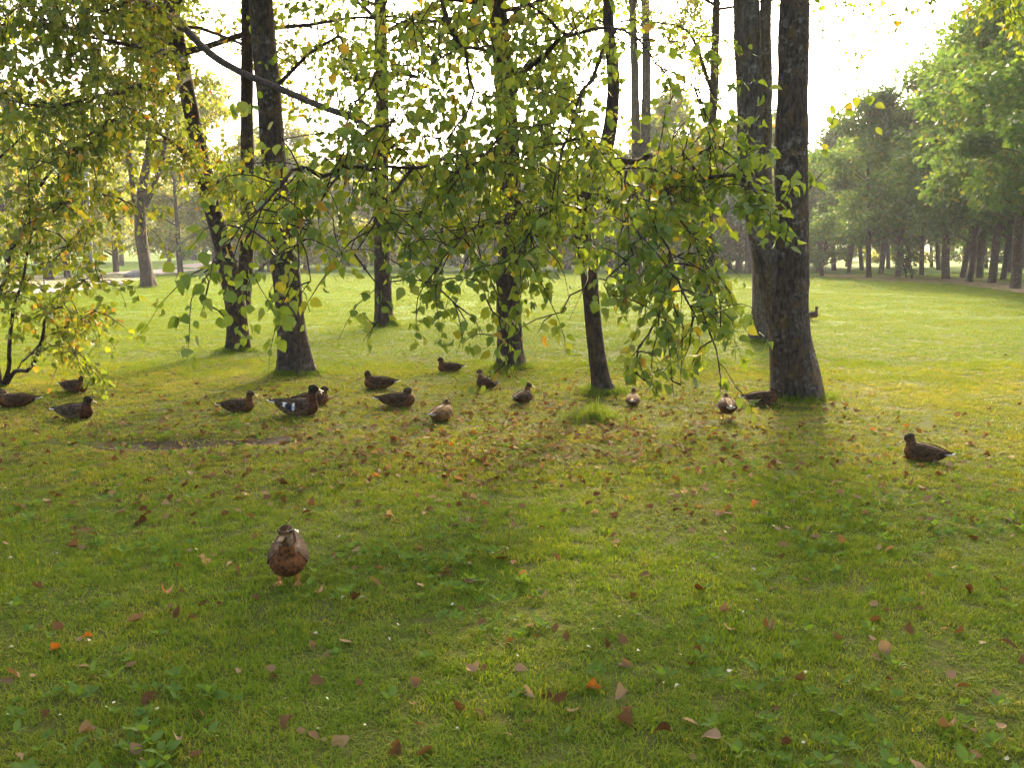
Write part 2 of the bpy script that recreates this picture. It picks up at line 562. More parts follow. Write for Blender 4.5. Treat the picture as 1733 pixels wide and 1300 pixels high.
def sheet(name, near, far, m, dz, n=60, label=None):
    """A strip of ground between a near and a far edge given in photo pixels."""
    A = spline([G(*p) for p in near], 0.8)
    B = spline([G(*p) for p in far], 0.8)
    t = np.linspace(0, 1, n)
    ra = np.stack([np.interp(t, np.linspace(0, 1, len(A)), A[:, k]) for k in range(3)], -1)
    rb = np.stack([np.interp(t, np.linspace(0, 1, len(B)), B[:, k]) for k in range(3)], -1)
    rows = 10
    V = np.stack([ra + (rb - ra) * s for s in np.linspace(0, 1, rows)])
    jit = min(0.12, 0.05 * np.linalg.norm(rb - ra, axis=1).mean())
    V[0, :, :2] += rng.normal(0, jit, (n, 2))
    V[-1, :, :2] += rng.normal(0, jit, (n, 2))
    V[:, :, 2] = hg(V[:, :, 0], V[:, :, 1]) + dz
    ac = Acc()
    i = np.arange(rows - 1)[:, None] * n
    j = np.arange(n - 1)[None]
    ac.add(V.reshape(-1, 3), [np.stack([i + j, i + j + 1, i + n + j + 1, i + n + j], -1).reshape(-1, 4)])
    return tag(ac.build(name, m), label, None, None, 'structure')


sheet('path', [(-160, 512), (-40, 503), (60, 497), (150, 490), (215, 478), (270, 466), (345, 456), (430, 450)],
      [(-160, 469), (-40, 468), (60, 466), (150, 464), (220, 459), (280, 453), (345, 449.5), (430, 446)], M['path'], 0.03, label='pinkish tarmac path curving through the park')
sheet('leaf_litter_ground', [(1385, 468), (1480, 475), (1600, 481), (1700, 492), (1900, 520)],
      [(1385, 463), (1480, 467), (1600, 470), (1700, 476), (1900, 495)], M['litter_soil'], 0.03, label='sunlit brown leaf litter under the trees')
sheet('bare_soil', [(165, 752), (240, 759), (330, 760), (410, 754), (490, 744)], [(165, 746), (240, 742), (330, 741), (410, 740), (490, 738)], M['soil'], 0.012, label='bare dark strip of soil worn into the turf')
sheet('water', [(1560, 446), (1640, 447), (1800, 449)], [(1560, 442), (1640, 442.5), (1800, 443)], M['water'], 0.05, label='gleaming strip of water beyond the trees')

# ------------------------------------------------------------------ tree building
LIGHT_GAPS = []     # (point on the lawn, radius): crowns are open along the sun's line to these points


def gap_mask(pos, k=1.0):
    keep = np.ones(len(pos), bool)
    for c, r in LIGHT_GAPS:
        r = r * k
        w = pos - c
        t = w @ SD
        d = np.linalg.norm(w - t[:, None] * SD, axis=1)
        keep &= (d > r) | (t < 0)
    return keep


def trunk_obj(line, D, m, parent, lean=0.0, name='trunk', sides=26, flare=True, step=None):
    """Trunk from pixel widths; D is its distance, lean a drift towards the camera per metre of height."""
    rows = []
    for u, v, w in line:
        p = P(u, v, D)
        rows.append((p[0], p[1] - lean * max(0, p[2]), p[2], w / FPX * D / 2))
    return trunk_rows(rows, m, parent, name, sides, flare, step)


def trunk_rows(rows, m, parent, name='trunk', sides=26, flare=True, step=None):
    rows = np.array(rows, float)
    if flare:
        rows[0, 2] = float(hg(rows[0, 0], rows[0, 1])) - 0.06
    sp = spline(rows, step or max(0.07, rows[0, 3] * 0.4))
    pts, rad = sp[:, :3], np.maximum(sp[:, 3], 0.006)
    z0 = pts[0, 2]
    ph = rng.random(3) * 6.28

    def rf(i, ang, p):
        h = p[2] - z0
        lump = np.array([mnoise.noise(Vector((p[0] + math.cos(t) * rad[i] * 2.2, p[1] + math.sin(t) * rad[i] * 2.2, p[2] * 1.4))) for t in ang])
        fine = np.array([mnoise.noise(Vector((math.cos(t) * 7 + p[0], math.sin(t) * 7 + p[1], p[2] * 3.0))) for t in ang])
        fur = np.abs(np.sin(ang * 9 + 2.5 * fine + lump * 2))
        r = 1 + 0.10 * lump + 0.05 * fine + 0.035 * fur
        if flare:
            f = math.exp(-h / (rad[0] * 1.3))
            r = r + f * (0.10 + 0.20 * np.sin(3 * ang + ph[0]) + 0.15 * np.sin(5 * ang + ph[1]))
        return r
    V, q = tube(pts, rad, sides, rf)
    ac = Acc()
    ac.add(V, [q])
    return ac.build(name, m, parent)


class Foliage:
    """Collects twigs and leaf placements of one tree."""
    def __init__(self, gk=1.0):
        self.tw = Acc()
        self.gk = gk          # how far the light gaps apply to this tree
        self.pos, self.dir, self.nrm, self.size = [], [], [], []

    def open_to_sun(self, pts):
        return not gap_mask(np.asarray(pts), self.gk).all()

    def twig(self, pts, r0, r1=0.002, sides=4):
        V, q = tube(pts, np.linspace(r0, r1, len(pts)), sides)
        self.tw.add(V, [q])

    def put(self, pos, d, nrm, size):
        self.pos.append(pos); self.dir.append(d); self.nrm.append(nrm); self.size.append(size)

    def along(self, pts, n, size, spread=0.05, droop=0.7, petiole=0.35):
        """n leaves set along a twig line."""
        pts = np.asarray(pts)
        t = rng.uniform(0.12, 1.0, n) * (len(pts) - 1)
        k = np.minimum(t.astype(int), len(pts) - 2)
        base = pts[k] + (pts[k + 1] - pts[k]) * (t - k)[:, None]
        tang = unit(pts[k + 1] - pts[k])
        side = unit(np.cross(tang, rng.normal(0, 1, (n, 3))))
        d = unit(tang * 0.35 + side * 0.9 + np.array((0, 0, -droop)) * rng.uniform(0.4, 1.5, (n, 1)))
        nrm = unit(np.array((0, -0.25, 0.55)) + rng.normal(0, 0.75, (n, 3)))
        s = size * rng.uniform(0.55, 1.15, n)
        self.put(base + d * (s * petiole)[:, None] + rng.normal(0, spread, (n, 3)), d, nrm, s)

    def arrays(self, gaps=True):
        p, d, nr, s = (np.concatenate(x) for x in (self.pos, self.dir, self.nrm, self.size))
        if gaps and LIGHT_GAPS:
            k = gap_mask(p, self.gk)
            p, d, nr, s = p[k], d[k], nr[k], s[k]
        return p, d, nr, s

    def finish(self, parent, mkey, tmpl='lo', singles=0, bark='bark_dark'):
        if self.tw.n:
            tag(self.tw.build('twigs', M[bark], parent), kind='stuff')
        p, d, nr, s = self.arrays()
        if singles:
            view = p - np.array((0, 0, CAM_H))
            fwd = np.array((0, math.cos(PITCH), -math.sin(PITCH)))
            up = np.array((0, math.sin(PITCH), math.cos(PITCH)))
            z = view @ fwd
            u, v = CX + FPX * view[:, 0] / z, CY - FPX * (view @ up) / z
            inside = (u > 5) & (u < 1728) & (v > 5) & (v < 1295)
            z0, nv, yv, zv = leaf_frames(d, nr)[2], None, None, None
            face = np.abs(np.sum(unit(view) * z0, 1))
            score = np.where(inside, face * (s / z) ** 2, -1)
            pick = np.argsort(-score)[:singles]
            blades = []
            for q, (wx, wz, sk) in enumerate(((1.0, 0.6, 0.0), (0.8, 2.2, 0.12), (1.08, 1.4, -0.1), (0.9, 3.0, 0.05), (0.95, -0.4, -0.14), (0.75, 1.0, 0.1))):
                nm = 'leaf_blade_%s_%d' % (mkey, q)
                me = bpy.data.meshes.get(nm)
                if me is None:
                    tv = LEAF_HI_V.copy()
                    tv[:, 0] = wx * (tv[:, 0] + sk * tv[:, 1] ** 2)
                    tv[:, 2] *= wz
                    ac = Acc()
                    ac.add(tv, [LEAF_HI_F])
                    me = ac.mesh(nm)
                    me.materials.append(M[mkey + '_single'])
                blades.append(me)
            x, y, z = leaf_frames(d[pick], nr[pick])
            from mathutils import Matrix
            inv = parent.matrix_world.inverted() if False else None
            px, py, pz = parent.location
            for n, kk in enumerate(pick):
                o = bpy.data.objects.new('leaf', blades[n % 6])
                mw = Matrix(((x[n][0], y[n][0], z[n][0], p[kk][0] - px), (x[n][1], y[n][1], z[n][1], p[kk][1] - py), (x[n][2], y[n][2], z[n][2], p[kk][2] - pz), (0, 0, 0, 1)))
                o.parent = parent
                o.matrix_basis = mw @ Matrix.Scale(float(s[kk]), 4)
                COL.objects.link(o)
            rest = np.ones(len(p), bool)
            rest[pick] = False
            p, d, nr, s = p[rest], d[rest], nr[rest], s[rest]
        ac = Acc()
        leaves(ac, p - np.array(parent.location), d, nr, s, tmpl)
        return tag(ac.build('crown', M[mkey], parent), kind='stuff')


def wander(p0, d, L, n=7, wob=0.12, sag=0.0, up=0.0):
    """A crooked line from p0 along d."""
    pts = [np.array(p0, float)]
    d = np.array(d, float)
    d /= np.linalg.norm(d)
    for k in range(n - 1):
        d = d + rng.normal(0, wob, 3) + np.array((0, 0, up - sag * k / n))
        d /= np.linalg.norm(d)
        pts.append(pts[-1] + d * L / (n - 1))
    return np.array(pts)


def crown_on(fo, trunk_pts, t0, t1, n_limb, L, leaf, per_twig, sub=6, twigs=4, el=(0.1, 0.8), r0=0.05, azf=None, twig_len=0.55, limb_scale_top=0.5):
    """Limbs > sub-branches > twigs with leaves, all round a trunk line."""
    tp = np.asarray(trunk_pts)
    for k in range(n_limb):
        t = (t0 + (t1 - t0) * (k + rng.uniform(0, 0.8)) / n_limb) * (len(tp) - 1)
        i = min(int(t), len(tp) - 2)
        st = tp[i] + (tp[i + 1] - tp[i]) * (t - i)
        az = k * 2.4 + rng.uniform(-0.5, 0.5) if azf is None else azf(k)
        e = rng.uniform(*el)
        ln = L * rng.uniform(0.7, 1.15) * (1 - (1 - limb_scale_top) * (k / max(1, n_limb - 1)))
        for again in range(10):
            limb = wander(st, (math.cos(az) * math.cos(e), math.sin(az) * math.cos(e), math.sin(e)), ln, 8, 0.13, 0.05)
            if not fo.open_to_sun(limb):
                break
            az, e = az + rng.uniform(0.5, 1.2), rng.uniform(*el)
        else:
            continue
        fo.twig(limb, r0 * ln / L, r0 * 0.2, 6)
        for s in range(sub):
            f = rng.uniform(0.25, 1.0) * 6.99
            b0 = limb[int(f)] + (limb[int(f) + 1] - limb[int(f)]) * (f - int(f))
            dd = unit(limb[-1] - limb[0]) + rng.normal(0, 0.55, 3)
            br = wander(b0, dd, ln * rng.uniform(0.25, 0.5), 5, 0.15, 0.08)
            if fo.open_to_sun(br):
                br = wander(b0, dd + rng.normal(0, 0.8, 3), ln * rng.uniform(0.25, 0.5), 5, 0.15, 0.08)
                if fo.open_to_sun(br):
                    continue
            fo.twig(br, r0 * 0.28, 0.006, 4)
            for q in range(twigs):
                g = rng.uniform(0.2, 1.0) * 3.99
                c0 = br[int(g)] + (br[int(g) + 1] - br[int(g)]) * (g - int(g))
                tw = wander(c0, unit(br[-1] - br[0]) + rng.normal(0, 0.7, 3), twig_len * rng.uniform(0.6, 1.3), 4, 0.15, 0.25)
                if fo.open_to_sun(tw):
                    continue
                fo.twig(tw, 0.006, 0.002, 3)
                fo.along(tw, per_twig, leaf)


def trunk_points(key, t_lo_v):
    t = TRUNKS[key]
    return np.array([P(u, v, t['D']) for u, v, w in t['line'] if v <= t_lo_v])


# patches where the sun reaches the lawn
def gap(u, v, r):
    LIGHT_GAPS.append((G(u, v), r))


for u, v, r in [(1050, 910, 0.62), (975, 965, 0.62), (900, 1050, 0.5), (1140, 890, 0.45), (840, 1150, 0.4),
                (580, 742, 0.45), (800, 740, 0.4), (930, 735, 0.45), (1030, 715, 0.4)]:
    gap(u, v, r)

TREE_LABEL = {
    'A': ('stout lichen-grey tree dividing low into two tall trunks', 'linden_tree'),
    'B': ('slender pale trunk half hidden behind the stout two-stemmed tree', 'linden_tree'),
    'C': ('tall grey-barked tree with pale lichen blotches and flared dark foot', 'linden_tree'),
    'D': ('dark leaning tree splitting into two stems above its foot', 'linden_tree'),
    'E': ('straight dark trunk standing alone in the middle of the open lawn', 'linden_tree'),
    'F': ('upright dark brown tree with resting ducks around its foot', 'linden_tree'),
    'G': ('thin crooked leaning tree with long drooping leafy boughs and grass clump at foot', 'linden_tree'),
    'H': ('distant tree with twin straight trunks rising against bright sky', 'linden_tree'),
    'I': ('thin straight tree on the lawn between drooping boughs and stout two-stemmed tree', 'linden_tree'),
    'K': ('dark forked tree leaning beside the curving path', 'linden_tree'),
    'R': ('tree whose leafy sprays droop against the sky above the hazy grove', 'linden_tree'),
}
ROOT = {}
for k, (lab, nm) in TREE_LABEL.items():
    t = TRUNKS[k]
    ROOT[k] = thing(nm, lab, 'tree', (t['xy'][0], t['xy'][1], 0.0))


def local(rows, root):
    r = np.array(rows, float)
    r[:, :3] -= np.array(root.location)
    return r


def put_trunk(k, line=None, name='trunk', flare=True, lean=0.0, m=None, D=None, dy=0.0):
    t = TRUNKS[k]
    D = D or t['D']
    rows = []
    for u, v, w in (line or t['line']):
        p = P(u, v, D)
        rows.append([p[0], p[1], p[2], w / FPX * D / 2])
    rows = np.array(rows)
    rows[:, 1] += dy
    if flare:
        rows[0, 2] = float(hg(rows[0, 0], rows[0, 1])) - 0.05
    o = trunk_rows(rows, M[m or t['m']], None, name, 52 if D < 16 else 24, flare)
    o.data.transform(__import__('mathutils').Matrix.Translation(-Vector(ROOT[k].location)))
    o.parent = ROOT[k]
    return rows


for k in TRUNKS:
    put_trunk(k)
put_trunk('A', [(1334, 560, 54), (1318, 500, 50), (1302, 440, 47), (1288, 370, 45), (1276, 280, 44), (1270, 160, 42), (1266, 40, 41), (1262, -120, 38), (1256, -380, 24)], 'stem', False, m='bark_pale', dy=0.06)
put_trunk('D', [(402, 520, 28), (410, 440, 24), (412, 330, 22), (411, 200, 20), (411, 60, 19), (408, -100, 15), (404, -260, 10)], 'stem', False, dy=0.25)
put_trunk('H', [(1078, 340, 15), (1076, 240, 14), (1074, 120, 13), (1070, 0, 12), (1068, -110, 9)], 'stem', False)
put_trunk('H', [(1084, 300, 15), (1092, 230, 15), (1094, 120, 14), (1092, 0, 13), (1092, -110, 10)], 'stem', False)
put_trunk('K', [(240, 395, 11), (228, 340, 9), (218, 260, 8), (206, 160, 6)], 'limb', False)
put_trunk('K', [(246, 350, 9), (262, 310, 8), (278, 250, 7), (290, 160, 5)], 'limb', False)
put_trunk('B', [(1296, 130, 10), (1284, 60, 8), (1278, -60, 7)], 'limb', False)
# small side shoots on the stout tree
fa = Foliage()
for pts in ([(1362, 250, 11.1), (1395, 215, 10.8), (1425, 185, 10.6), (1455, 160, 10.5)], [(1360, 330, 11.0), (1385, 300, 10.8), (1400, 285, 10.7)], [(1360, 110, 11.1), (1385, 95, 11.0), (1398, 85, 11.0)]):
    w = spline([P(*p) for p in pts], 0.08)
    fa.twig(w, 0.012, 0.003)
for u, v in [(1410, 185), (1422, 192), (1432, 178), (1440, 196), (1412, 190), (1478, 165), (1485, 185), (1470, 172), (1488, 203), (1390, 240), (1392, 250), (1365, 290), (1374, 296), (1382, 292), (1430, 165), (1450, 160)]:
    q = P(u, v, 10.6)[None]
    fa.put(q + rng.normal(0, 0.03, (1, 3)), rng.normal(0, 0.4, (1, 3)) + np.array((0.2, 0, -0.7)), rng.normal(0, 0.5, (1, 3)) + np.array((0, -0.7, 0.4)), np.array([0.11]))

# ---- overhead crowns (mostly above the frame: they shade the lawn)
CROWN = {  # key: (v from which limbs start, limbs, length, leaf size, leaves per twig, material, sub-branches)
    'A': (-90, 22, 5.0, 0.10, 7, 'leaf', 9),
    'B': (-30, 20, 5.0, 0.12, 8, 'leaf', 11),
    'C': (10, 20, 4.4, 0.11, 10, 'leaf', 9),
    'D': (170, 20, 3.8, 0.105, 12, 'leaf_gold', 9),
    'E': (170, 22, 5.2, 0.125, 8, 'leaf', 11),
    'F': (170, 22, 4.6, 0.11, 7, 'leaf', 9),
    'I': (90, 20, 5.2, 0.12, 9, 'leaf', 12),
    'H': (None, 18, 5.2, 0.16, 13, 'leaf_gold', 11),
    'R': (-60, 16, 4.6, 0.12, 9, 'leaf', 8),
    'K': (270, 18, 4.4, 0.17, 13, 'leaf_gold', 9),
}
TREE_FO = {k: Foliage(0.4 if k == 'G' else 1.0) for k in TRUNKS}
for k, (v0, nl, L, ls, pt, mk, nsub) in CROWN.items():
    if k == 'H':
        tp = np.array([P(1082, v, TRUNKS['H']['D']) for v in (110, 40, -60, -150)])
    else:
        tp = trunk_points(k, v0)
    fo = TREE_FO[k]
    crown_on(fo, tp, 0.0, 1.0, nl, L, ls, pt, sub=nsub, twigs=7)
for a_ in ('pos', 'dir', 'nrm', 'size'):
    getattr(TREE_FO['A'], a_).extend(getattr(fa, a_))
TREE_FO['A'].tw.v += fa.tw.v
TREE_FO['A'].tw.f += [f + TREE_FO['A'].tw.n for f in fa.tw.f]
TREE_FO['A'].tw.r += fa.tw.r
TREE_FO['A'].tw.n += fa.tw.n


# ---- long drooping boughs of the crooked tree, and one of the dark leaning tree
def bough(key, pix, r0, dens=9, tl=(0.45, 0.95), leaf=0.076, per=16, start=0.12, up_bias=0.0, fo=None):
    fo = fo or TREE_FO[key]
    line = spline([P(*p) for p in pix], 0.12)
    kn = spline(np.column_stack([np.linspace(0, 1, 8) * 8, rng.normal(0, 0.05, (8, 3))])[:, [0, 1, 2, 3]], 0.05)
    line = line + np.stack([np.interp(np.linspace(0, 8, len(line)), kn[:, 0], kn[:, c]) for c in (1, 2, 3)], -1) * np.minimum(1.0, np.linspace(0, 4, len(line)))[:, None] * (1.0 if r0 > 0.02 else 0.5)
    fo.twig(line, r0, 0.0016, 7)
    L = np.linalg.norm(np.diff(line, axis=0), axis=1).sum()
    for q in range(int(1.75 * dens * L)):
        t = rng.uniform(start, 1.0) * (len(line) - 1.01)
        i = int(t)
        b0 = line[i] + (line[i + 1] - line[i]) * (t - i)
        dd = unit(line[i + 1] - line[i]) * 0.7 + rng.normal(0, 0.75, 3) + np.array((0, -0.1, up_bias))
        tw = wander(b0, dd, rng.uniform(*tl), 7, 0.16, 0.55)
        if fo.open_to_sun(tw):
            continue
        fo.twig(tw, 0.0055, 0.0014, 4)
        fo.along(tw, int(per * rng.uniform(0.5, 1.3)), leaf, 0.018, 0.8, 0.5)
    return line


B_ = lambda *p, **k: bough('G', p, **k)
B_((985, 340, 11.0), (900, 285, 9.6), (800, 275, 8.4), (700, 275, 7.4), (620, 285, 6.8), (560, 330, 6.4), (500, 385, 6.1), r0=0.045, dens=5)
B_((1020, 270, 11.1), (950, 185, 9.6), (880, 125, 8.6), (790, 95, 7.8), (710, 130, 7.1), (660, 210, 6.7), r0=0.045, dens=7)
B_((1015, 290, 11.0), (1080, 265, 9.6), (1140, 270, 8.2), (1200, 300, 7.2), (1255, 345, 6.8), r0=0.042, dens=7)
B_((995, 320, 11.0), (1050, 330, 8.8), (1100, 390, 7.0), (1130, 470, 6.3), (1110, 560, 6.0), r0=0.032, dens=8)
B_((985, 370, 11.0), (890, 350, 9.0), (810, 380, 7.6), (760, 430, 6.8), (745, 490, 6.4), r0=0.03, dens=6)
B_((990, 330, 11.0), (930, 330, 9.0), (890, 390, 7.4), (850, 460, 6.7), (820, 500, 6.5), r0=0.03, dens=6)
B_((640, 288, 6.95), (540, 290, 6.6), (460, 330, 6.2), (405, 390, 5.9), (375, 440, 5.8), r0=0.018, dens=8)
B_((1125, 450, 6.4), (1160, 510, 6.1), (1200, 560, 6.0), (1225, 580, 6.0), r0=0.010, dens=8, per=10, tl=(0.25, 0.5))
B_((1110, 540, 6.1), (1080, 590, 6.0), (1075, 640, 5.95), r0=0.008, dens=8, per=9, tl=(0.2, 0.4))
B_((1000, 400, 9.5), (1010, 430, 7.5), (985, 490, 6.4), (965, 540, 6.2), r0=0.012, dens=6, per=9, tl=(0.25, 0.5))
B_((880, 125, 8.6), (960, 60, 8.0), (1040, 50, 7.6), (1120, 110, 7.3), (1170, 160, 7.1), r0=0.025, dens=7)
B_((790, 95, 7.8), (760, 20, 7.6), (700, -30, 7.5), (600, 20, 7.4), r0=0.025, dens=6)
B_((700, 280, 7.4), (640, 380, 6.7), (600, 430, 6.5), (560, 450, 6.4), r0=0.014, dens=6, per=10)
B_((1140, 270, 8.2), (1130, 340, 7.2), (1170, 400, 6.6), (1210, 430, 6.4), r0=0.018, dens=8)
B_((950, 185, 9.6), (900, 220, 8.5), (840, 260, 7.6), (790, 300, 7.0), r0=0.025, dens=7)
B_((1040, 50, 7.6), (1000, 130, 7.6), (960, 220, 7.4), (940, 300, 7.2), r0=0.02, dens=7)
B_((1200, 300, 7.2), (1250, 300, 6.9), (1290, 340, 6.7), (1300, 375, 6.6), r0=0.014, dens=8, tl=(0.25, 0.5))
B_((1140, 270, 8.2), (1190, 250, 7.7), (1240, 270, 7.3), (1280, 310, 7.1), r0=0.014, dens=8, tl=(0.3, 0.6))
B_((1100, 390, 7.0), (1060, 430, 6.5), (1030, 480, 6.2), (1040, 530, 6.1), r0=0.012, dens=8, tl=(0.3, 0.6))
B_((900, 285, 9.6), (930, 250, 8.6), (1000, 240, 7.9), (1060, 290, 7.3), r0=0.02, dens=7)
B_((800, 275, 8.4), (740, 330, 7.6), (690, 390, 7.1), (680, 440, 6.9), r0=0.018, dens=6)
B_((710, 130, 7.1), (640, 120, 6.9), (600, 180, 6.8), (590, 240, 6.8), r0=0.014, dens=7)
B_((790, 95, 7.8), (800, 160, 7.4), (770, 220, 7.1), (730, 250, 7.0), r0=0.014, dens=7)
B_((960, 60, 8.0), (900, 10, 7.8), (850, -30, 7.6), (800, 10, 7.5), r0=0.016, dens=7)
B_((1060, 290, 7.3), (1070, 340, 6.9), (1060, 380, 6.7), r0=0.010, dens=7, tl=(0.3, 0.6))
# sparse hanging shoots with few leaves
for pts, per in (([(600, 430, 6.5), (640, 500, 6.4), (620, 570, 6.3)], 6), ([(745, 490, 6.4), (790, 540, 6.3), (770, 590, 6.3)], 6), ([(985, 490, 6.4), (950, 520, 6.3), (880, 560, 6.2), (865, 610, 6.15)], 5),
                 ([(1200, 560, 6.0), (1220, 610, 5.95), (1240, 650, 5.95)], 7), ([(1140, 520, 6.1), (1160, 590, 6.0), (1150, 660, 5.95)], 8), ([(1075, 630, 5.95), (1110, 660, 5.9), (1100, 690, 5.9)], 8), ([(820, 500, 6.5), (850, 560, 6.3), (870, 630, 6.2)], 6), ([(375, 440, 5.8), (350, 480, 5.75), (335, 510, 5.75)], 5), ([(500, 385, 6.1), (520, 470, 6.0), (510, 520, 6.0)], 7)):
    B_(*pts, r0=0.006, dens=3, per=per, tl=(0.15, 0.35))
TREE_FO['D'].twig(spline([P(*p) for p in [(292, 25, 16.2), (350, 85, 13.5), (405, 120, 11.6), (470, 148, 10.2), (540, 178, 9.0), (608, 202, 8.2)]], 0.12), 0.06, 0.026, 9)
bough('D', [(604, 201, 8.22), (640, 225, 7.9), (680, 240, 7.6), (730, 285, 7.2)], 0.026, 7, start=0.0)
bough('D', [(310, 100, 16.2), (270, 98, 14.5), (230, 92, 13.0), (150, 55, 12.0), (60, 30, 11.0)], 0.07, 8, leaf=0.085)
bough('D', [(318, 130, 16.2), (240, 150, 13.5), (170, 152, 12.0), (90, 185, 11.0), (-20, 155, 10.0)], 0.06, 9, leaf=0.085)
bough('D', [(300, 60, 16.2), (250, 12, 14.0), (160, 10, 12.0), (100, 40, 11.0)], 0.05, 8, leaf=0.085)
bough('D', [(300, 60, 16.2), (200, -30, 13.5), (80, -20, 11.5), (-30, 50, 10.5)], 0.05, 9, leaf=0.085)
bough('D', [(345, 290, 16.2), (280, 230, 14.0), (210, 200, 12.5), (140, 240, 11.5), (80, 300, 11.0)], 0.05, 9, leaf=0.085)
bough('D', [(350, 320, 16.2), (390, 300, 14.0), (420, 330, 12.0), (450, 330, 11.0)], 0.03, 7, leaf=0.08)
bough('C', [(455, 160, 13.2), (560, 60, 12.0), (590, 130, 11.0), (610, 190, 10.5)], 0.03, 5, leaf=0.085)
bough('F', [(858, 180, 13.6), (900, 100, 12.0), (960, 110, 11.0), (985, 180, 10.5)], 0.05, 7, leaf=0.085)
bough('F', [(850, 100, 13.6), (780, 30, 12.5), (690, 30, 11.5), (640, 90, 11.0)], 0.04, 7, leaf=0.085)
bough('I', [(1208, 160, 23.4), (1160, 60, 22.0), (1100, 40, 21.0), (1060, 90, 20.0)], 0.05, 8, tl=(0.6, 1.3), leaf=0.10)

bough('R', [(2036, -20, 17.5), (1900, -90, 15.5), (1780, -60, 14.0), (1690, 10, 13.0)], 0.05, 7, leaf=0.10)
bough('R', [(2030, -60, 17.5), (1800, -130, 14.0), (1620, -90, 12.5), (1530, -10, 12.0)], 0.05, 5, leaf=0.10, tl=(0.3, 0.6))
for k in TRUNKS:
    if k == 'G':
        TREE_FO[k].finish(ROOT[k], 'leaf', 'hi', singles=300)
    else:
        mk = CROWN[k][5]
        fo = TREE_FO[k]
        fo.finish(ROOT[k], mk, 'hi' if k in 'ACDF' else 'lo', singles=60 if k == 'D' else 0)
for k in TRUNKS:                     # twigs were laid out in world space: bring them under their tree
    for ch in ROOT[k].children:
        if ch.name.startswith('twigs'):
            ch.data.transform(__import__('mathutils').Matrix.Translation(-Vector(ROOT[k].location)))

# ---- the leafy bush at the edge of the path side
lb = G(8, 652)
bush = thing('shrub', 'sprawling golden-green bush with thin leaning stems beside the resting ducks', 'bush', lb)
fb = Foliage()
lbD = lb[1]
for pts, r in (([(8, 655), (35, 615), (70, 560), (100, 520), (135, 485), (175, 470)], 0.03), ([(4, 655), (15, 600), (30, 540), (45, 490), (60, 420), (90, 350), (130, 290)], 0.03),
               ([(0, 655), (-10, 580), (0, 480), (25, 430), (50, 390), (55, 330), (40, 250)], 0.045), ([(-8, 655), (-60, 560), (-70, 430), (-40, 300), (-30, 180)], 0.05),
               ([(40, 480), (80, 440), (120, 410), (150, 400)], 0.015), ([(55, 330), (110, 270), (170, 220), (220, 150)], 0.02),
               ([(-30, 200), (40, 120), (110, 90), (170, 120)], 0.02), ([(-30, 300), (30, 230), (100, 230), (160, 290)], 0.018), ([(35, 615), (75, 575), (130, 545), (180, 520)], 0.012), ([(20, 640), (70, 590), (110, 590), (150, 615)], 0.010), ([(90, 350), (150, 330), (200, 340), (240, 380)], 0.012)):
    n = len(pts)
    pp = [(u, v, lbD - 0.35 * q + rng.uniform(-0.2, 0.2)) for q, (u, v) in enumerate(pts)]
    pp[0] = (pts[0][0], pts[0][1], lbD) if pts[0][1] > 640 else pp[0]
    bough('', pp, r, 6, (0.3, 0.7), 0.085, 12, 0.35, fo=fb)
fb.tw_mat = 'bark_dark'
fb.finish(bush, 'leaf_gold', 'hi', singles=120)
for ch in bush.children:
    if ch.name.startswith('twigs'):
        ch.data.transform(__import__('mathutils').Matrix.Translation(-Vector(bush.location)))


# ---- far trees: a few patterns, copied
def far_proto(h, r, cb, rad, n_leaf, leaf, mk, bark, label, group, name='park_tree', seed=0, stems=1):
    root = thing(name, label, 'tree', (0, 0, 0), 0, group)
    fo = Foliage()
    tops = []
    for s in range(stems):
        lean = rng.normal(0, 0.05 if stems == 1 else 0.16, 2)
        zz = np.linspace(-0.1, h * 0.85, 9)
        rows = np.stack([lean[0] * zz + np.cumsum(rng.normal(0, 0.06, 9)) * (zz > 0.5), lean[1] * zz, zz, r * (1.25 - 0.95 * np.linspace(0, 1, 9)) * (1 if stems == 1 else 0.6)], -1)
        if stems > 1:
            rows[:, 0] += rng.uniform(-0.35, 0.35)
        trunk_rows(rows, M[bark], root, 'trunk', 10, False, 0.5)
        tops.append(rows)
    tp = tops[0][:, :3]
    nb = 46
    per = n_leaf // nb
    for k in range(nb):
        f = rng.random()
        zc = cb + (h - cb) * f
        prof = math.sqrt(max(0.05, 1 - (2 * f - 0.85) ** 2)) * rad
        az = k * 2.4 + rng.uniform(-0.4, 0.4)
        rr = prof * math.sqrt(rng.uniform(0.15, 1.0))
        c = np.array((math.cos(az) * rr, math.sin(az) * rr, zc))
        base = np.array((np.interp(zc - rr * 0.5, tp[:, 2], tp[:, 0]), np.interp(zc - rr * 0.5, tp[:, 2], tp[:, 1]), min(max(zc - rr * 0.5, cb * 0.7), tp[-1, 2])))
        mid = (base + c) / 2 + np.array((0, 0, 0.15)) + rng.normal(0, 0.1, 3)
        fo.twig(spline([base, mid, c], 0.6), 0.05, 0.015, 4)
        cs = rng.uniform(0.35, 0.75) * rad * 0.42
        n = int(per * rng.uniform(0.5, 1.5))
        q = rng.normal(0, 1, (n, 3))
        q = unit(q) * (rng.random((n, 1)) ** 0.45) * cs * np.array((1.15, 1.15, 0.8))
        pos = c + q
        pos[:, 2] = np.maximum(pos[:, 2], cb * 0.75)
        d = unit(q + rng.normal(0, 0.5, (n, 3)) * cs + np.array((0, 0, -0.4)))
        fo.put(pos, d, unit(rng.normal(0, 0.6, (n, 3)) + unit(q) + np.array((0, 0, 0.3))), leaf * rng.uniform(0.6, 1.2, n))
    tag(fo.tw.build('branches', M[bark], root), kind='stuff')
    p, d, nr, s = fo.arrays(False)
    ac = Acc()
    leaves(ac, p, d, nr, s, 'lo')
    tag(ac.build('crown', M[mk], root), kind='stuff')
    return root


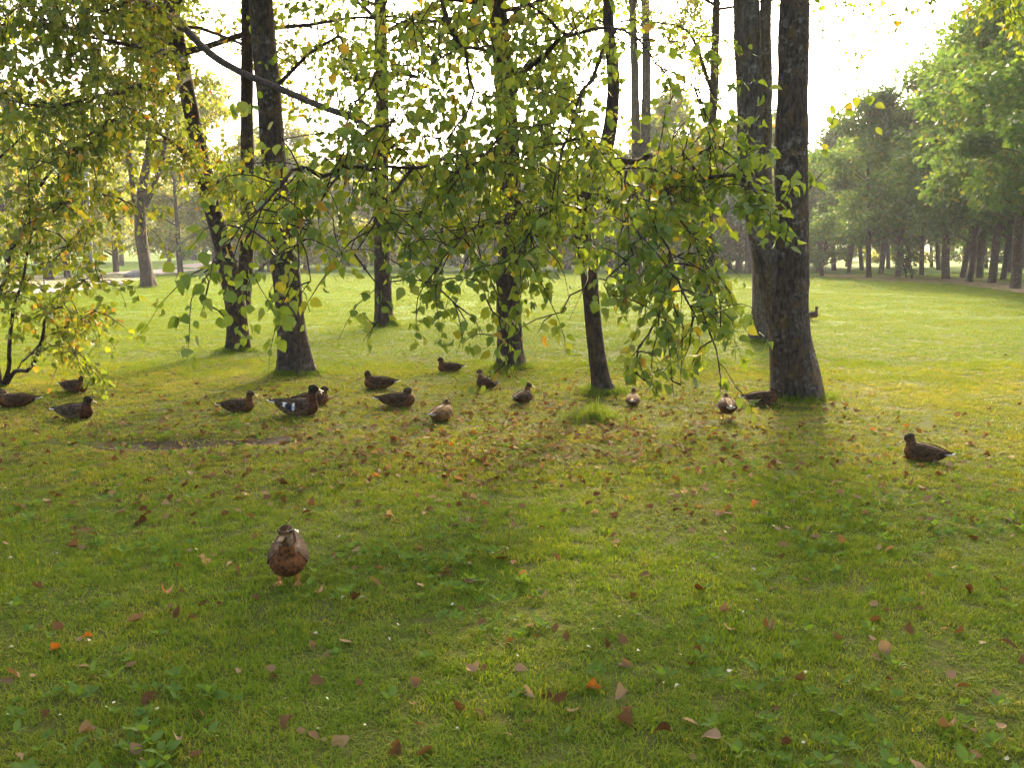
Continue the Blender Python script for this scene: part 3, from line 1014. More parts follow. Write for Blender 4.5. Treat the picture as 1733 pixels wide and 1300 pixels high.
def place(proto, first, u, v, s=1.0, D=None, label=None, group=None, sz=None):
    o = proto if first else copy_tree(proto)
    p = P(u, HZ, D or GD(v))
    x, y = p[0], p[1]
    o.location = (x, y, float(hg(x, y)) - 0.02)
    o.rotation_euler = (0, 0, rng.uniform(0, 6.28))
    o.scale = (s, s, sz or s * rng.uniform(0.92, 1.1))
    if label: o['label'] = label
    if group: o['group'] = group
    return o


GR = 'trees of the hazy grove beyond the lawn'
LR = 'leafy grove tree behind the strip of sunlit brown leaf litter'
pr = [far_proto(13.0, 0.18, 3.3, 4.6, 14000, 0.27, 'leaf_far', 'bark', LR, GR),
      far_proto(12.5, 0.16, 3.0, 4.3, 13500, 0.26, 'leaf_far', 'bark_dark', LR, GR),
      far_proto(14.0, 0.20, 3.6, 4.9, 14500, 0.28, 'leaf_far', 'bark', LR, GR)]
used = [False] * 3
WOOD = [(1437, 462, 0.85), (1472, 471, 0.95), (1492, 464, 0.9), (1521, 469, 1.0), (1562, 466, 0.95), (1603, 473, 1.05), (1631, 470, 0.95), (1643, 478, 1.0), (1660, 471, 1.0),
        (1682, 480, 1.05), (1700, 474, 1.0), (1722, 489, 1.0), (1760, 492, 1.05), (1800, 498, 1.0), (1860, 505, 1.0), (1930, 515, 1.0),
        (1385, 460, 0.85), (1412, 458, 0.95), (1460, 457, 1.0), (1368, 455, 1.0), (1435, 453, 1.1), (1505, 455, 1.05), (1540, 456, 0.95), (1590, 457, 1.0), (1650, 459, 1.05), (1710, 461, 1.05), (1780, 466, 1.0), (1850, 472, 1.0)]
for n, (u, v, s) in enumerate(WOOD):
    k = n % 3
    place(pr[k], not used[k], u, v, s)
    used[k] = True
# tall shrub at the end of the grove
sh = far_proto(5.2, 0.10, 0.8, 1.7, 5000, 0.20, 'leaf_far', 'bark_dark', 'bushy many-stemmed shrub at the end of the grove', None, 'shrub', stems=5)
sh['category'] = 'bush'
place(sh, True, 1396, 468, 1.0)
sap = far_proto(2.6, 0.05, 0.5, 1.0, 700, 0.17, 'leaf_far', 'bark_dark', 'low leafy sapling between grove trunks', None, 'sapling', stems=3)
sap['category'] = 'sapling'
place(sap, True, 1537, 472, 1.0)

GL = 'sunlit trees behind the path'
LL = 'golden-green backlit tree standing behind the curving path'
pl = [far_proto(13.0, 0.22, 2.0, 4.2, 11000, 0.28, 'leaf_gold', 'bark_dark', LL, GL), far_proto(15.0, 0.25, 2.4, 4.6, 11500, 0.30, 'leaf_gold', 'bark', LL, GL)]
used = [False] * 2
for n, (u, v, s) in enumerate([(20, 475, 0.9), (112, 470, 0.8), (305, 463, 0.9), (365, 462, 1.0), (440, 459, 1.0), (500, 456, 1.0), (195, 461, 1.0), (-60, 480, 0.9), (30, 461, 1.0), (112, 462, 0.95), (146, 456, 1.05), (205, 452, 1.1), (285, 449, 1.05), (330, 447, 1.1), (-60, 466, 1.0), (-120, 460, 1.0), (420, 447, 1.0), (470, 445, 1.15), (505, 446, 1.0), (385, 443, 1.2), (60, 450, 1.2), (250, 448, 1.3), (-20, 452, 1.2), (170, 449, 1.15), (350, 450, 1.0), (455, 449, 1.0), (100, 455, 1.0), (-90, 450, 1.2)]):
    k = n % 2
    place(pl[k], not used[k], u, v, s)
    used[k] = True
GB = 'far trees along the end of the lawn'
LB = 'distant hazy tree in the line closing the far end of the open lawn'
pb = [far_proto(9.5, 0.2, 0.8, 3.6, 5500, 0.40, 'leaf_far', 'bark_dark', LB, GB), far_proto(11.0, 0.22, 1.2, 3.8, 5500, 0.42, 'leaf_gold', 'bark', LB, GB)]
used = [False] * 2
for n in range(96):
    u = 380 + n * 16 + rng.uniform(-10, 10)
    D = rng.uniform(88, 108) if n % 2 and u < 1360 else rng.uniform(108, 160)
    if u > 1380 and n % 3:
        continue
    hpx = 305 if u < 1080 else (225 if u < 1360 else 340)
    want = (HZ - hpx) / FPX * D + 1.6 - float(hg(0, D))
    k = n % 2
    sc_ = want / (9.5 if k == 0 else 11.0) * rng.uniform(0.8, 1.15)
    place(pb[k], not used[k], u, 0, max(0.75, sc_), D=D)
    used[k] = True
# mid-distance trunks by the far lawn edge
GM = 'tall trees between the open lawn and the far tree line'
LM = 'slim tree in front of the far tree line, partly hidden by drooping boughs'
pm = far_proto(14.0, 0.30, 3.6, 3.6, 8000, 0.26, 'leaf_far', 'bark', LM, GM)
for n, (u, v, s) in enumerate([(1268, 462, 0.85), (1166, 454, 0.9), (1235, 452, 0.8), (1330, 456, 0.8)]):
    place(pm, n == 0, u, v, s)
db = far_proto(4.2, 0.12, 0.25, 2.3, 4500, 0.22, 'leaf_dark', 'bark_dark', 'dark dense evergreen bush at the end of the path', None, 'evergreen_bush', stems=2)
db['category'] = 'bush'
place(db, True, 325, 447, 1.0)
db2 = copy_tree(db)
place(db2, True, 290, 445, 0.85, label='smaller dark evergreen bush behind the forked tree by the path')

# ------------------------------------------------------------------ lamp post, bin, stone
def lathe(ac, prof, seg=16, off=(0, 0, 0)):
    pr_ = np.array(prof, float)
    ang = np.linspace(0, 2 * math.pi, seg, endpoint=False)
    V = np.stack([np.outer(pr_[:, 0], np.cos(ang)), np.outer(pr_[:, 0], np.sin(ang)), np.repeat(pr_[:, 1:2], seg, 1)], -1) + np.array(off)
    n = len(pr_)
    i = np.arange(n - 1)[:, None] * seg
    j = np.arange(seg)[None]
    ac.add(V.reshape(-1, 3), [np.stack([i + j, i + (j + 1) % seg, i + seg + (j + 1) % seg, i + seg + j], -1).reshape(-1, 4)])


lp = G(157, 480)
lamp = thing('street_lamp', 'slim metal lamp post with small pale head beside the path', 'lamp post', lp)
ac = Acc(); lathe(ac, [(0.11, -0.05), (0.11, 0.9), (0.085, 0.95), (0.075, 3.0), (0.05, 5.55), (0.0, 5.56)]); ac.build('pole', M['lamp_metal'], lamp)
ac = Acc(); lathe(ac, [(0.0, 5.50), (0.10, 5.52), (0.24, 5.72), (0.22, 5.80), (0.0, 5.86)]); hd = ac.build('lamp_head', M['lamp_glass'], lamp)
ac = Acc(); lathe(ac, [(0.26, 5.79), (0.25, 5.86), (0.10, 5.96), (0.0, 5.98)]); ac.build('cap', M['lamp_metal'], hd)

bp = G(86, 487)
bn = thing('litter_bin', 'dark round litter bin on a post beside the path', 'bin', bp)
ac = Acc(); lathe(ac, [(0.0, 0.38), (0.22, 0.38), (0.25, 0.45), (0.26, 1.18), (0.275, 1.2), (0.275, 1.25), (0.235, 1.25), (0.225, 0.6), (0.0, 0.6)]); ac.build('body', M['bin_dark'], bn)
ac = Acc(); lathe(ac, [(0.035, -0.05), (0.035, 1.3), (0.0, 1.31)], 8, (-0.31, 0, 0)); ac.build('post', M['bin_dark'], bn)
ac = Acc(); lathe(ac, [(0.28, 1.44), (0.27, 1.48), (0.1, 1.54), (0.0, 1.55)]); ac.build('lid', M['bin_dark'], bn)
ac = Acc()
for q in range(4):
    lathe(ac, [(0.012, 1.2), (0.012, 1.46)], 6, (0.255 * math.cos(q * 1.571 + .4), 0.255 * math.sin(q * 1.571 + .4), 0))
ac.build('lid_bracket', M['bin_dark'], bn)


def stone(u, v, sx, sz, label):
    bm = bmesh.new()
    bmesh.ops.create_icosphere(bm, subdivisions=3, radius=1)
    o_ = rng.random(3) * 9
    for vv in bm.verts:
        vv.co *= 1 + 0.22 * mnoise.noise(vv.co * 1.6 + Vector(o_))
        vv.co = Vector((vv.co.x * sx, vv.co.y * sx * 0.8, vv.co.z * sz))
    me = bpy.data.meshes.new('stone')
    bm.to_mesh(me); bm.free()
    me.polygons.foreach_set('use_smooth', np.ones(len(me.polygons), bool))
    o = link('stone', me, M['stone'])
    o.location = G(u, v)
    return tag(o, label, 'stone')


stone(188, 483, 0.75, 0.22, 'low flat grey stone at the near edge of the path')
stone(233, 470, 0.95, 0.55, 'rounded grey boulder just behind the forked tree by the path')

# ------------------------------------------------------------------ grass
def tuft_mesh(name, n, rad, h, w, m, lean=0.55, seed=0, ragged=False):
    r = np.random.default_rng(seed)
    ac = Acc()
    ang = r.uniform(0, 6.283, n)
    rr = rad * np.sqrt(r.random(n))
    base = np.stack([np.cos(ang) * rr, np.sin(ang) * rr, np.full(n, -0.006)], -1)
    hh = h * r.uniform(0.45, 1.15, n)
    if ragged:                       # dense and tall in the middle, thinning out into the turf
        rr = rad * np.abs(r.normal(0, 0.62, n))
        base[:, 0], base[:, 1] = np.cos(ang) * rr * 1.25, np.sin(ang) * rr * 0.8
        hh = hh * np.clip(1.15 - 0.6 * rr / rad, 0.25, 1.2)
    az = r.uniform(0, 6.283, n)
    ld = np.stack([np.cos(az), np.sin(az), np.zeros(n)], -1)
    sd = np.stack([-np.sin(az), np.cos(az), np.zeros(n)], -1)
    tw = r.uniform(-0.8, 0.8, n)[:, None]
    sd = sd * np.cos(tw) + ld * np.sin(tw)
    ln = (lean * r.uniform(0.1, 1.3, n))[:, None] * hh[:, None]
    ww = (w * r.uniform(0.6, 1.3, n))[:, None]
    up = np.array((0, 0, 1.0))
    mid = base + up * hh[:, None] * 0.58 + ld * ln * 0.35
    tip = base + up * hh[:, None] * (1 - 0.3 * lean * r.random((n, 1))) + ld * ln
    V = np.stack([base - sd * ww / 2, base + sd * ww / 2, mid - sd * ww * 0.42, mid + sd * ww * 0.42, tip], 1).reshape(-1, 3)
    o = np.arange(n)[:, None] * 5
    ac.add(V, [o + np.array([[0, 1, 3, 2]]), o + np.array([[2, 3, 4]])], np.repeat(r.random(n), 5))
    me = ac.mesh(name)
    me.materials.append(M[m])
    return me


def scatter(name, meshes, pos, rot, scl, var, label, kind='stuff'):
    """Many copies of small meshes that nobody could count, as one object."""
    src = bpy.data.collections.new(name + '_source')
    for k, me in enumerate(meshes):
        src.objects.link(bpy.data.objects.new('%s_source_%02d' % (name, k), me))
    me = bpy.data.meshes.new(name)
    me.vertices.add(len(pos))
    me.vertices.foreach_set('co', np.asarray(pos, np.float32).ravel())
    for nm, tp, dat, key in (('rot', 'FLOAT_VECTOR', rot, 'vector'), ('scl', 'FLOAT_VECTOR', scl, 'vector'), ('var', 'INT', var, 'value')):
        at = me.attributes.new(nm, tp, 'POINT')
        at.data.foreach_set(key, np.asarray(dat, np.int32 if tp == 'INT' else np.float32).ravel())
    o = bpy.data.objects.new(name, me)
    COL.objects.link(o)
    ng = bpy.data.node_groups.new(name + '_nodes', 'GeometryNodeTree')
    ng.interface.new_socket('Geometry', in_out='INPUT', socket_type='NodeSocketGeometry')
    ng.interface.new_socket('Geometry', in_out='OUTPUT', socket_type='NodeSocketGeometry')
    gi, go = ng.nodes.new('NodeGroupInput'), ng.nodes.new('NodeGroupOutput')
    ci = ng.nodes.new('GeometryNodeCollectionInfo')
    ci.inputs['Collection'].default_value = src
    ci.inputs['Separate Children'].default_value = True
    ci.inputs['Reset Children'].default_value = True
    ip = ng.nodes.new('GeometryNodeInstanceOnPoints')
    ip.inputs['Pick Instance'].default_value = True

    def na(n, t):
        x = ng.nodes.new('GeometryNodeInputNamedAttribute')
        x.data_type = t
        x.inputs['Name'].default_value = n
        return [s for s in x.outputs if s.enabled and s.name == 'Attribute'][0]
    ng.links.new(gi.outputs[0], ip.inputs['Points'])
    ng.links.new(ci.outputs[0], ip.inputs['Instance'])
    ng.links.new(na('var', 'INT'), ip.inputs['Instance Index'])
    e2r = ng.nodes.new('FunctionNodeEulerToRotation')
    ng.links.new(na('rot', 'FLOAT_VECTOR'), e2r.inputs[0])
    ng.links.new(e2r.outputs[0], ip.inputs['Rotation'])
    ng.links.new(na('scl', 'FLOAT_VECTOR'), ip.inputs['Scale'])
    ng.links.new(ip.outputs[0], go.inputs[0])
    md = o.modifiers.new('scatter', 'NODES')
    md.node_group = ng
    return tag(o, label, None, None, kind)


def field(y0, y1, dens, margin=2.0):
    """Random points on the lawn the camera can see between two distances."""
    half = lambda y: 0.52 * y + margin
    n = int(dens * (y1 - y0) * (half(y0) + half(y1)))
    y = rng.uniform(y0, y1, n)
    x = rng.uniform(-1, 1, n) * half(y1)
    k = np.abs(x) < half(y)
    return x[k], y[k]


def vnoise(x, y, s, seed=0):
    return np.array([mnoise.noise(Vector((a * s + seed, b * s, seed * 0.37))) for a, b in zip(x, y)])


tufts = [tuft_mesh('tuft', 46, 0.065, 0.034, 0.0040, 'grass', 1.0, s) for s in range(5)] + [tuft_mesh('tuft', 30, 0.06, 0.052, 0.0048, 'grass', 0.9, 9)]
px, py, sc = [], [], []
for y0, y1, dn, s in ((1.6, 5.5, 480, 0.95), (5.5, 9, 340, 1.05), (9, 15, 220, 1.15), (15, 26, 125, 1.35), (26, 46, 50, 2.0), (46, 80, 13, 3.2)):
    x, y = field(y0, y1, dn)
    px.append(x); py.append(y); sc.append(np.full(len(x), s))
x, y, s = np.concatenate(px), np.concatenate(py), np.concatenate(sc)
keep = np.ones(len(x), bool)
for k, t in TRUNKS.items():
    keep &= np.hypot(x - t['xy'][0], y - t['xy'][1]) > t['r'] * 0.9
near = y < 16
nv = np.zeros(len(x)); nv[near] = vnoise(x[near], y[near], 1.3, 3.1)
litter = np.exp(-((y - 9.6) / 2.6) ** 2) * (x < 4.2)
keep &= ~((rng.random(len(x)) < np.clip(0.32 * litter + 0.5 * litter * nv, 0, 0.75)))
hollow = np.exp(-((x + 2.75) / 0.85) ** 4 - ((y - 8.47 - 0.05 * np.sin(x * 5)) / 0.27) ** 2)
keep &= rng.random(len(x)) > hollow * 1.25
x, y, s, nv = x[keep], y[keep], s[keep], nv[keep]
n = len(x)
hgt = s * (0.85 + 0.5 * nv) * rng.uniform(0.7, 1.25, n) * np.where((y > 7.5) & (y < 13), 0.8, 1.0)
hgt = np.where(s > 1.2, hgt * 0.62, hgt * 0.92)
rot = np.stack([rng.normal(0, 0.12, n), rng.normal(0, 0.12, n), rng.uniform(0, 6.283, n)], -1)
wid = s * rng.uniform(0.85, 1.25, n)
var = rng.choice(6, n, p=[.19, .19, .19, .19, .19, .05])
scatter('grass', tufts, np.stack([x, y, hg(x, y)], -1), rot, np.stack([wid, wid, hgt], -1), var, 'short green lawn grass')

# taller uncut grass round the feet of the trees
tall = [tuft_mesh('tall_tuft', 26, 0.05, 0.13, 0.006, 'tuft', 0.7, 20 + q) for q in range(3)]
pp, ss = [], []
for k, t in TRUNKS.items():
    n = int(150 if t['D'] < 20 else 90)
    ang = rng.uniform(0, 6.283, n)
    rr = t['r'] * 1.12 + np.abs(rng.normal(0, 0.10 if t['D'] < 20 else 0.22, n))
    xx, yy = t['xy'][0] + np.cos(ang) * rr, t['xy'][1] + np.sin(ang) * rr
    pp.append(np.stack([xx, yy, hg(xx, yy)], -1))
    ss.append(np.exp(-(rr - t['r']) / 0.35) * rng.uniform(0.4, 1.0, n) * (1.0 if t['D'] < 20 else 1.7))
pp, ss = np.concatenate(pp), np.concatenate(ss)
n = len(pp)
scatter('tall_grass', tall, pp, np.stack([rng.normal(0, .15, n), rng.normal(0, .15, n), rng.uniform(0, 6.28, n)], -1), np.stack([ss * 1.1, ss * 1.1, ss], -1), rng.integers(0, 3, n), 'longer grass around the tree feet')

# the clump of long grass
gc = G(1002, 712)
me = tuft_mesh('grass_clump', 620, 0.30, 0.19, 0.0055, 'tuft', 1.0, 77, True)
cl = link('grass_clump', me)
cl.location = gc
tag(cl, 'bright clump of long grass at the foot of the thin crooked tree', 'grass clump')
wisp = tuft_mesh('tall_blade', 9, 0.05, 0.30, 0.006, 'tuft', 0.35, 78)
w = link('tall_blade', wisp, None, cl)
w.location = (0.07, 0.1, 0)


# broad-leaved weeds
def rosette(seed, n, L, w, tilt):
    r = np.random.default_rng(seed)
    ac = Acc()
    az = np.arange(n) * 2.4 + r.uniform(-.4, .4, n)
    tl = r.uniform(tilt[0], tilt[1], n)
    d = np.stack([np.cos(az) * np.cos(tl), np.sin(az) * np.cos(tl), np.sin(tl)], -1)
    nr = np.stack([-np.cos(az) * np.sin(tl), -np.sin(az) * np.sin(tl), np.cos(tl)], -1) + r.normal(0, .18, (n, 3))
    s = L * r.uniform(0.6, 1.15, n)
    x, y, z = leaf_frames(d, nr)
    tv = LEAF_HI_V * np.array((w, 1, 1))
    V = d[:, None] * 0.012 + np.array((0, 0, 0.02)) + s[:, None, None] * (tv[None, :, 0:1] * x[:, None] + tv[None, :, 1:2] * y[:, None] + tv[None, :, 2:3] * z[:, None])
    F = (np.arange(n)[:, None, None] * 9 + LEAF_HI_F[None]).reshape(-1, 4)
    ac.add(V.reshape(-1, 3), [F], np.repeat(r.random(n), 9))
    me = ac.mesh('rosette')
    me.materials.append(M['weed'])
    return me


ros = [rosette(1, 5, 0.045, 0.8, (0.35, 1.1)), rosette(2, 7, 0.036, 0.75, (0.4, 1.2)), rosette(3, 4, 0.055, 0.65, (0.5, 1.2)), rosette(4, 9, 0.026, 1.15, (0.3, 1.0))]
x1, y1 = field(1.8, 6.5, 85)
x2, y2 = field(6.5, 10, 12)
x, y = np.concatenate([x1, x2]), np.concatenate([y1, y2])
q = vnoise(x, y, 0.9, 8.8)
k = rng.random(len(x)) < np.clip(0.30 + 1.8 * q, 0.05, 1)
x, y = x[k], y[k]
n = len(x)
s = rng.uniform(0.6, 1.25, n)
scatter('weeds', ros, np.stack([x, y, hg(x, y)], -1), np.stack([rng.normal(0, .2, n), rng.normal(0, .2, n), rng.uniform(0, 6.28, n)], -1), np.stack([s, s, s], -1), rng.integers(0, 4, n), 'broad-leaved weeds growing in the lawn')

# ------------------------------------------------------------------ fallen leaves
def dead_leaf(seed):
    r = np.random.default_rng(seed)
    nu, nvv = 5, 7
    V = []
    c1, c2, tw = r.uniform(0.5, 2.2), r.uniform(-0.7, 1.3), r.uniform(-1.0, 1.0)
    for iy in range(nvv):
        t = iy / (nvv - 1)
        w = 0.46 * math.sin(math.pi * min(1, t * 0.93 + 0.10)) ** 0.7 * (1.0 - 0.45 * t) * r.uniform(0.78, 1.12)
        for ix in range(nu):
            a = (ix / (nu - 1) - 0.5) * 2
            xx = a * w
            zz = c1 * xx * xx * 1.7 + c2 * (t - 0.5) ** 2 * 0.8 + tw * xx * (t - 0.5) + r.normal(0, 0.012) + 0.03 * math.cos(a * 9)
            V.append((xx, t - 0.5, zz))
    V = np.array(V)
    V[:, 2] -= V[:, 2].min()
    i = np.arange(nvv - 1)[:, None] * nu
    j = np.arange(nu - 1)[None]
    F = np.stack([i + j, i + j + 1, i + nu + j + 1, i + nu + j], -1).reshape(-1, 4)
    st = np.array([(-.012, -.5, V[2, 2]), (.012, -.5, V[2, 2]), (.01, -.72, V[2, 2] + .03), (-.01, -.72, V[2, 2] + .03)])
    ac = Acc()
    ac.add(V, [F]); ac.add(st, [np.array([[0, 1, 2, 3]])])
    me = ac.mesh('fallen_leaf')
    return me


dl = [dead_leaf(100 + q) for q in range(7)]
for me in dl:
    me.materials.append(M['dead_single'])
SEEN = [(65, 1003), (280, 1012), (375, 1027), (435, 1020), (540, 1012), (232, 1055), (292, 1050), (323, 1052), (147, 1085), (92, 1100), (632, 1000), (605, 1022), (705, 1172), (895, 1195), (1007, 1178),
        (1057, 1240), (968, 1217), (812, 1222), (1050, 1190), (800, 1150), (1062, 1130), (1168, 1133), (1180, 1112), (960, 1088), (1022, 1097), (1223, 1040), (1185, 1003), (1300, 1070), (1415, 1085),
        (1540, 1075), (1622, 1077), (1705, 1103), (1597, 1235), (1330, 1278), (305, 1272), (680, 1288), (770, 1210), (580, 1272), (250, 1195), (527, 862), (383, 880), (285, 847), (240, 884), (715, 943),
        (820, 897), (1043, 930), (1035, 877), (1165, 875), (1280, 862), (1645, 895), (1465, 878), (1440, 980), (1505, 935), (1640, 1008), (1700, 1010), (340, 955), (350, 962), (750, 980), (1235, 1068),
        (400, 975), (10, 1150), (530, 1100), (490, 1240), (150, 1245), (1075, 1010), (1240, 900), (1400, 860), (1350, 1160), (1500, 1110), (1120, 1260), (870, 960), (940, 950), (1330, 900), (660, 880), (120, 930)]
SEEN2 = []
while len(SEEN2) < 300 - len(SEEN):
    u, v = rng.uniform(0, 1733), 650 + 230 * rng.random() ** 1.3
    w = math.exp(-((u - 800) / 480) ** 2) * math.exp(-((v - 745) / 70) ** 2) + 0.25 * math.exp(-((v - 720) / 60) ** 2) + 0.06
    if rng.random() < w:
        SEEN2.append((u, v))
LF = ['broad curled brown leaf lying singly on the grass near the standing duck and front lawn', 'small curled brown leaf in the scattered litter on the grass around the resting ducks']
for n, (u, v) in enumerate(SEEN + SEEN2):
    big = n < len(SEEN)
    o = bpy.data.objects.new('fallen_leaf', dl[n % 7])
    g = G(u, v)
    s = rng.uniform(0.042, 0.074) if big else rng.uniform(0.045, 0.072)
    o.location = (g[0], g[1], g[2] + rng.uniform(0.012, 0.028))
    o.rotation_euler = (rng.normal(0, 0.55), rng.normal(0, 0.55), rng.uniform(0, 6.28))
    o.scale = (s * rng.uniform(0.7, 1.1), s, s * rng.uniform(0.9, 1.6))
    COL.objects.link(o)
    tag(o, LF[0] if big else LF[1], 'leaf', 'leaves lying singly on the front lawn' if big else 'leaf litter around the ducks')
# the smaller and farther litter: too many to pick apart
ac = Acc()
n = 26000
u, v = rng.uniform(-150, 1880, n), 600 + 700 * rng.random(n) ** 1.15
wgt = np.exp(-((u - 820) / 420) ** 2) * np.exp(-((v - 745) / 60) ** 2) + 0.32 * np.exp(-((v - 690) / 55) ** 2) * (u < 1450) + 0.12 * np.exp(-((v - 800) / 90) ** 2) + 0.010
k = rng.random(n) < wgt
pts = np.array([G(a_, b_) for a_, b_ in zip(u[k], v[k])])
n = len(pts)
pts[:, 2] += rng.uniform(0.012, 0.03, n)
leaves(ac, pts, np.stack([rng.normal(0, 1, n), rng.normal(0, 1, n), rng.normal(0, .3, n)], -1), np.stack([rng.normal(0, .5, n), rng.normal(0, .5, n), np.ones(n)], -1), rng.uniform(0.028, 0.072, n), 'hi', rng.random(n) * 0.78)
tag(ac.build('leaf_litter', M['dead']), 'fine brown leaf litter strewn over the turf under the trees', None, None, 'stuff')
ac = Acc()
n = 110
u, v = rng.uniform(0, 1733, n), 480 + 820 * rng.random(n) ** 0.8
pts = np.array([G(a_, b_) for a_, b_ in zip(u, v)])
pts[:, 2] += rng.uniform(0.02, 0.045, n)
leaves(ac, pts, np.stack([rng.normal(0, 1, n), rng.normal(0, 1, n), rng.normal(0, .3, n)], -1), np.stack([rng.normal(0, .7, n), rng.normal(0, .7, n), np.ones(n)], -1), rng.uniform(0.007, 0.018, n) * (1 + pts[:, 1] / 12), 'hi')
tag(ac.build('feather_glint_bits', M['cream_glint']), 'tiny cream leaf and feather bits painted as glints over the lawn', None, None, 'stuff')

# ------------------------------------------------------------------ ducks
BODY = np.array([  # x, z, half width, half height
    (-.225, .118, .014, .006), (-.195, .112, .036, .016), (-.15, .102, .060, .038), (-.09, .093, .080, .064), (-.02, .088, .090, .079),
    (.05, .088, .091, .083), (.11, .092, .082, .080), (.15, .098, .062, .066), (.178, .106, .036, .044), (.192, .110, .010, .014)])


def loft(path, hw, hh, sides=18):
    """Closed loft in the xz plane (plus y offsets): rings across the path."""
    path = np.asarray(path, float)
    tan = unit(np.gradient(path, axis=0))
    V = []
    ang = np.linspace(0, 2 * math.pi, sides, endpoint=False)
    for p, t, a_, b_ in zip(path, tan, hw, hh):
        side = np.cross(np.array((0, 0, 1.0)) if abs(t[2]) < 0.95 else np.array((-1.0, 0, 0)), t)
        side /= np.linalg.norm(side)
        up = np.cross(t, side)
        V.append(p + np.outer(np.cos(ang) * a_, side) + np.outer(np.sin(ang) * b_, up))
    V = np.concatenate(V)
    n = len(path)
    i = np.arange(n - 1)[:, None] * sides
    j = np.arange(sides)[None]
    q = np.stack([i + j, i + (j + 1) % sides, i + sides + (j + 1) % sides, i + sides + j], -1).reshape(-1, 4)
    V = np.vstack([V, path[0], path[-1]])
    c0, c1 = n * sides, n * sides + 1
    jj = np.arange(sides)
    t0 = np.stack([np.full(sides, c0), (jj + 1) % sides, jj], -1)
    t1 = np.stack([np.full(sides, c1), (n - 1) * sides + jj, (n - 1) * sides + (jj + 1) % sides], -1)
    return V, [q, t0, t1]


def remesh(ac, voxel):
    me = ac.mesh('tmp', False)
    o = bpy.data.objects.new('tmp', me)
    COL.objects.link(o)
    m = o.modifiers.new('r', 'REMESH'); m.mode = 'VOXEL'; m.voxel_size = voxel
    s = o.modifiers.new('s', 'SMOOTH'); s.factor = 0.6; s.iterations = 6
    dg = bpy.context.evaluated_depsgraph_get()
    out = bpy.data.meshes.new_from_object(o.evaluated_get(dg))
    bpy.data.objects.remove(o)
    return out


def set_col(me, cols):
    at = me.color_attributes.new('plumage', 'FLOAT_COLOR', 'POINT')
    at.data.foreach_set('color', np.hstack([cols, np.ones((len(cols), 1))]).astype(np.float32).ravel())
    me.polygons.foreach_set('use_smooth', np.ones(len(me.polygons), bool))


def rotz(v, a_, c=(0, 0, 0)):
    v = np.asarray(v, float) - np.array(c)
    ca, sa = math.cos(a_), math.sin(a_)
    return np.stack([v[..., 0] * ca - v[..., 1] * sa, v[..., 0] * sa + v[..., 1] * ca, v[..., 2]], -1) + np.array(c)


def sstep(x, a_, b_):
    t = np.clip((x - a_) / (b_ - a_), 0, 1)
    return t * t * (3 - 2 * t)


TONES = {
    'hen': dict(back=(.060, .040, .026), flank=(.115, .072, .044), breast=(.125, .064, .032), head=(.125, .092, .060), cap=(.036, .024, .016), belly=(.12, .080, .050), wing=(.062, .042, .030)),
    'drake': dict(back=(.055, .045, .038), flank=(.17, .15, .125), breast=(.085, .045, .030), head=(.032, .032, .028), cap=(.02, .022, .018), belly=(.24, .21, .17), wing=(.070, .058, .050)),
    'dark': dict(back=(.050, .036, .026), flank=(.13, .095, .065), breast=(.13, .075, .042), head=(.075, .058, .042), cap=(.028, .022, .017), belly=(.18, .14, .10), wing=(.060, .046, .035)),
    'pale': dict(back=(.13, .095, .055), flank=(.27, .20, .12), breast=(.24, .15, .08), head=(.10, .08, .05), cap=(.04, .03, .022), belly=(.30, .24, .15), wing=(.16, .12, .075)),  # golden sunlight painted into the plumage of the duck seen from behind
}


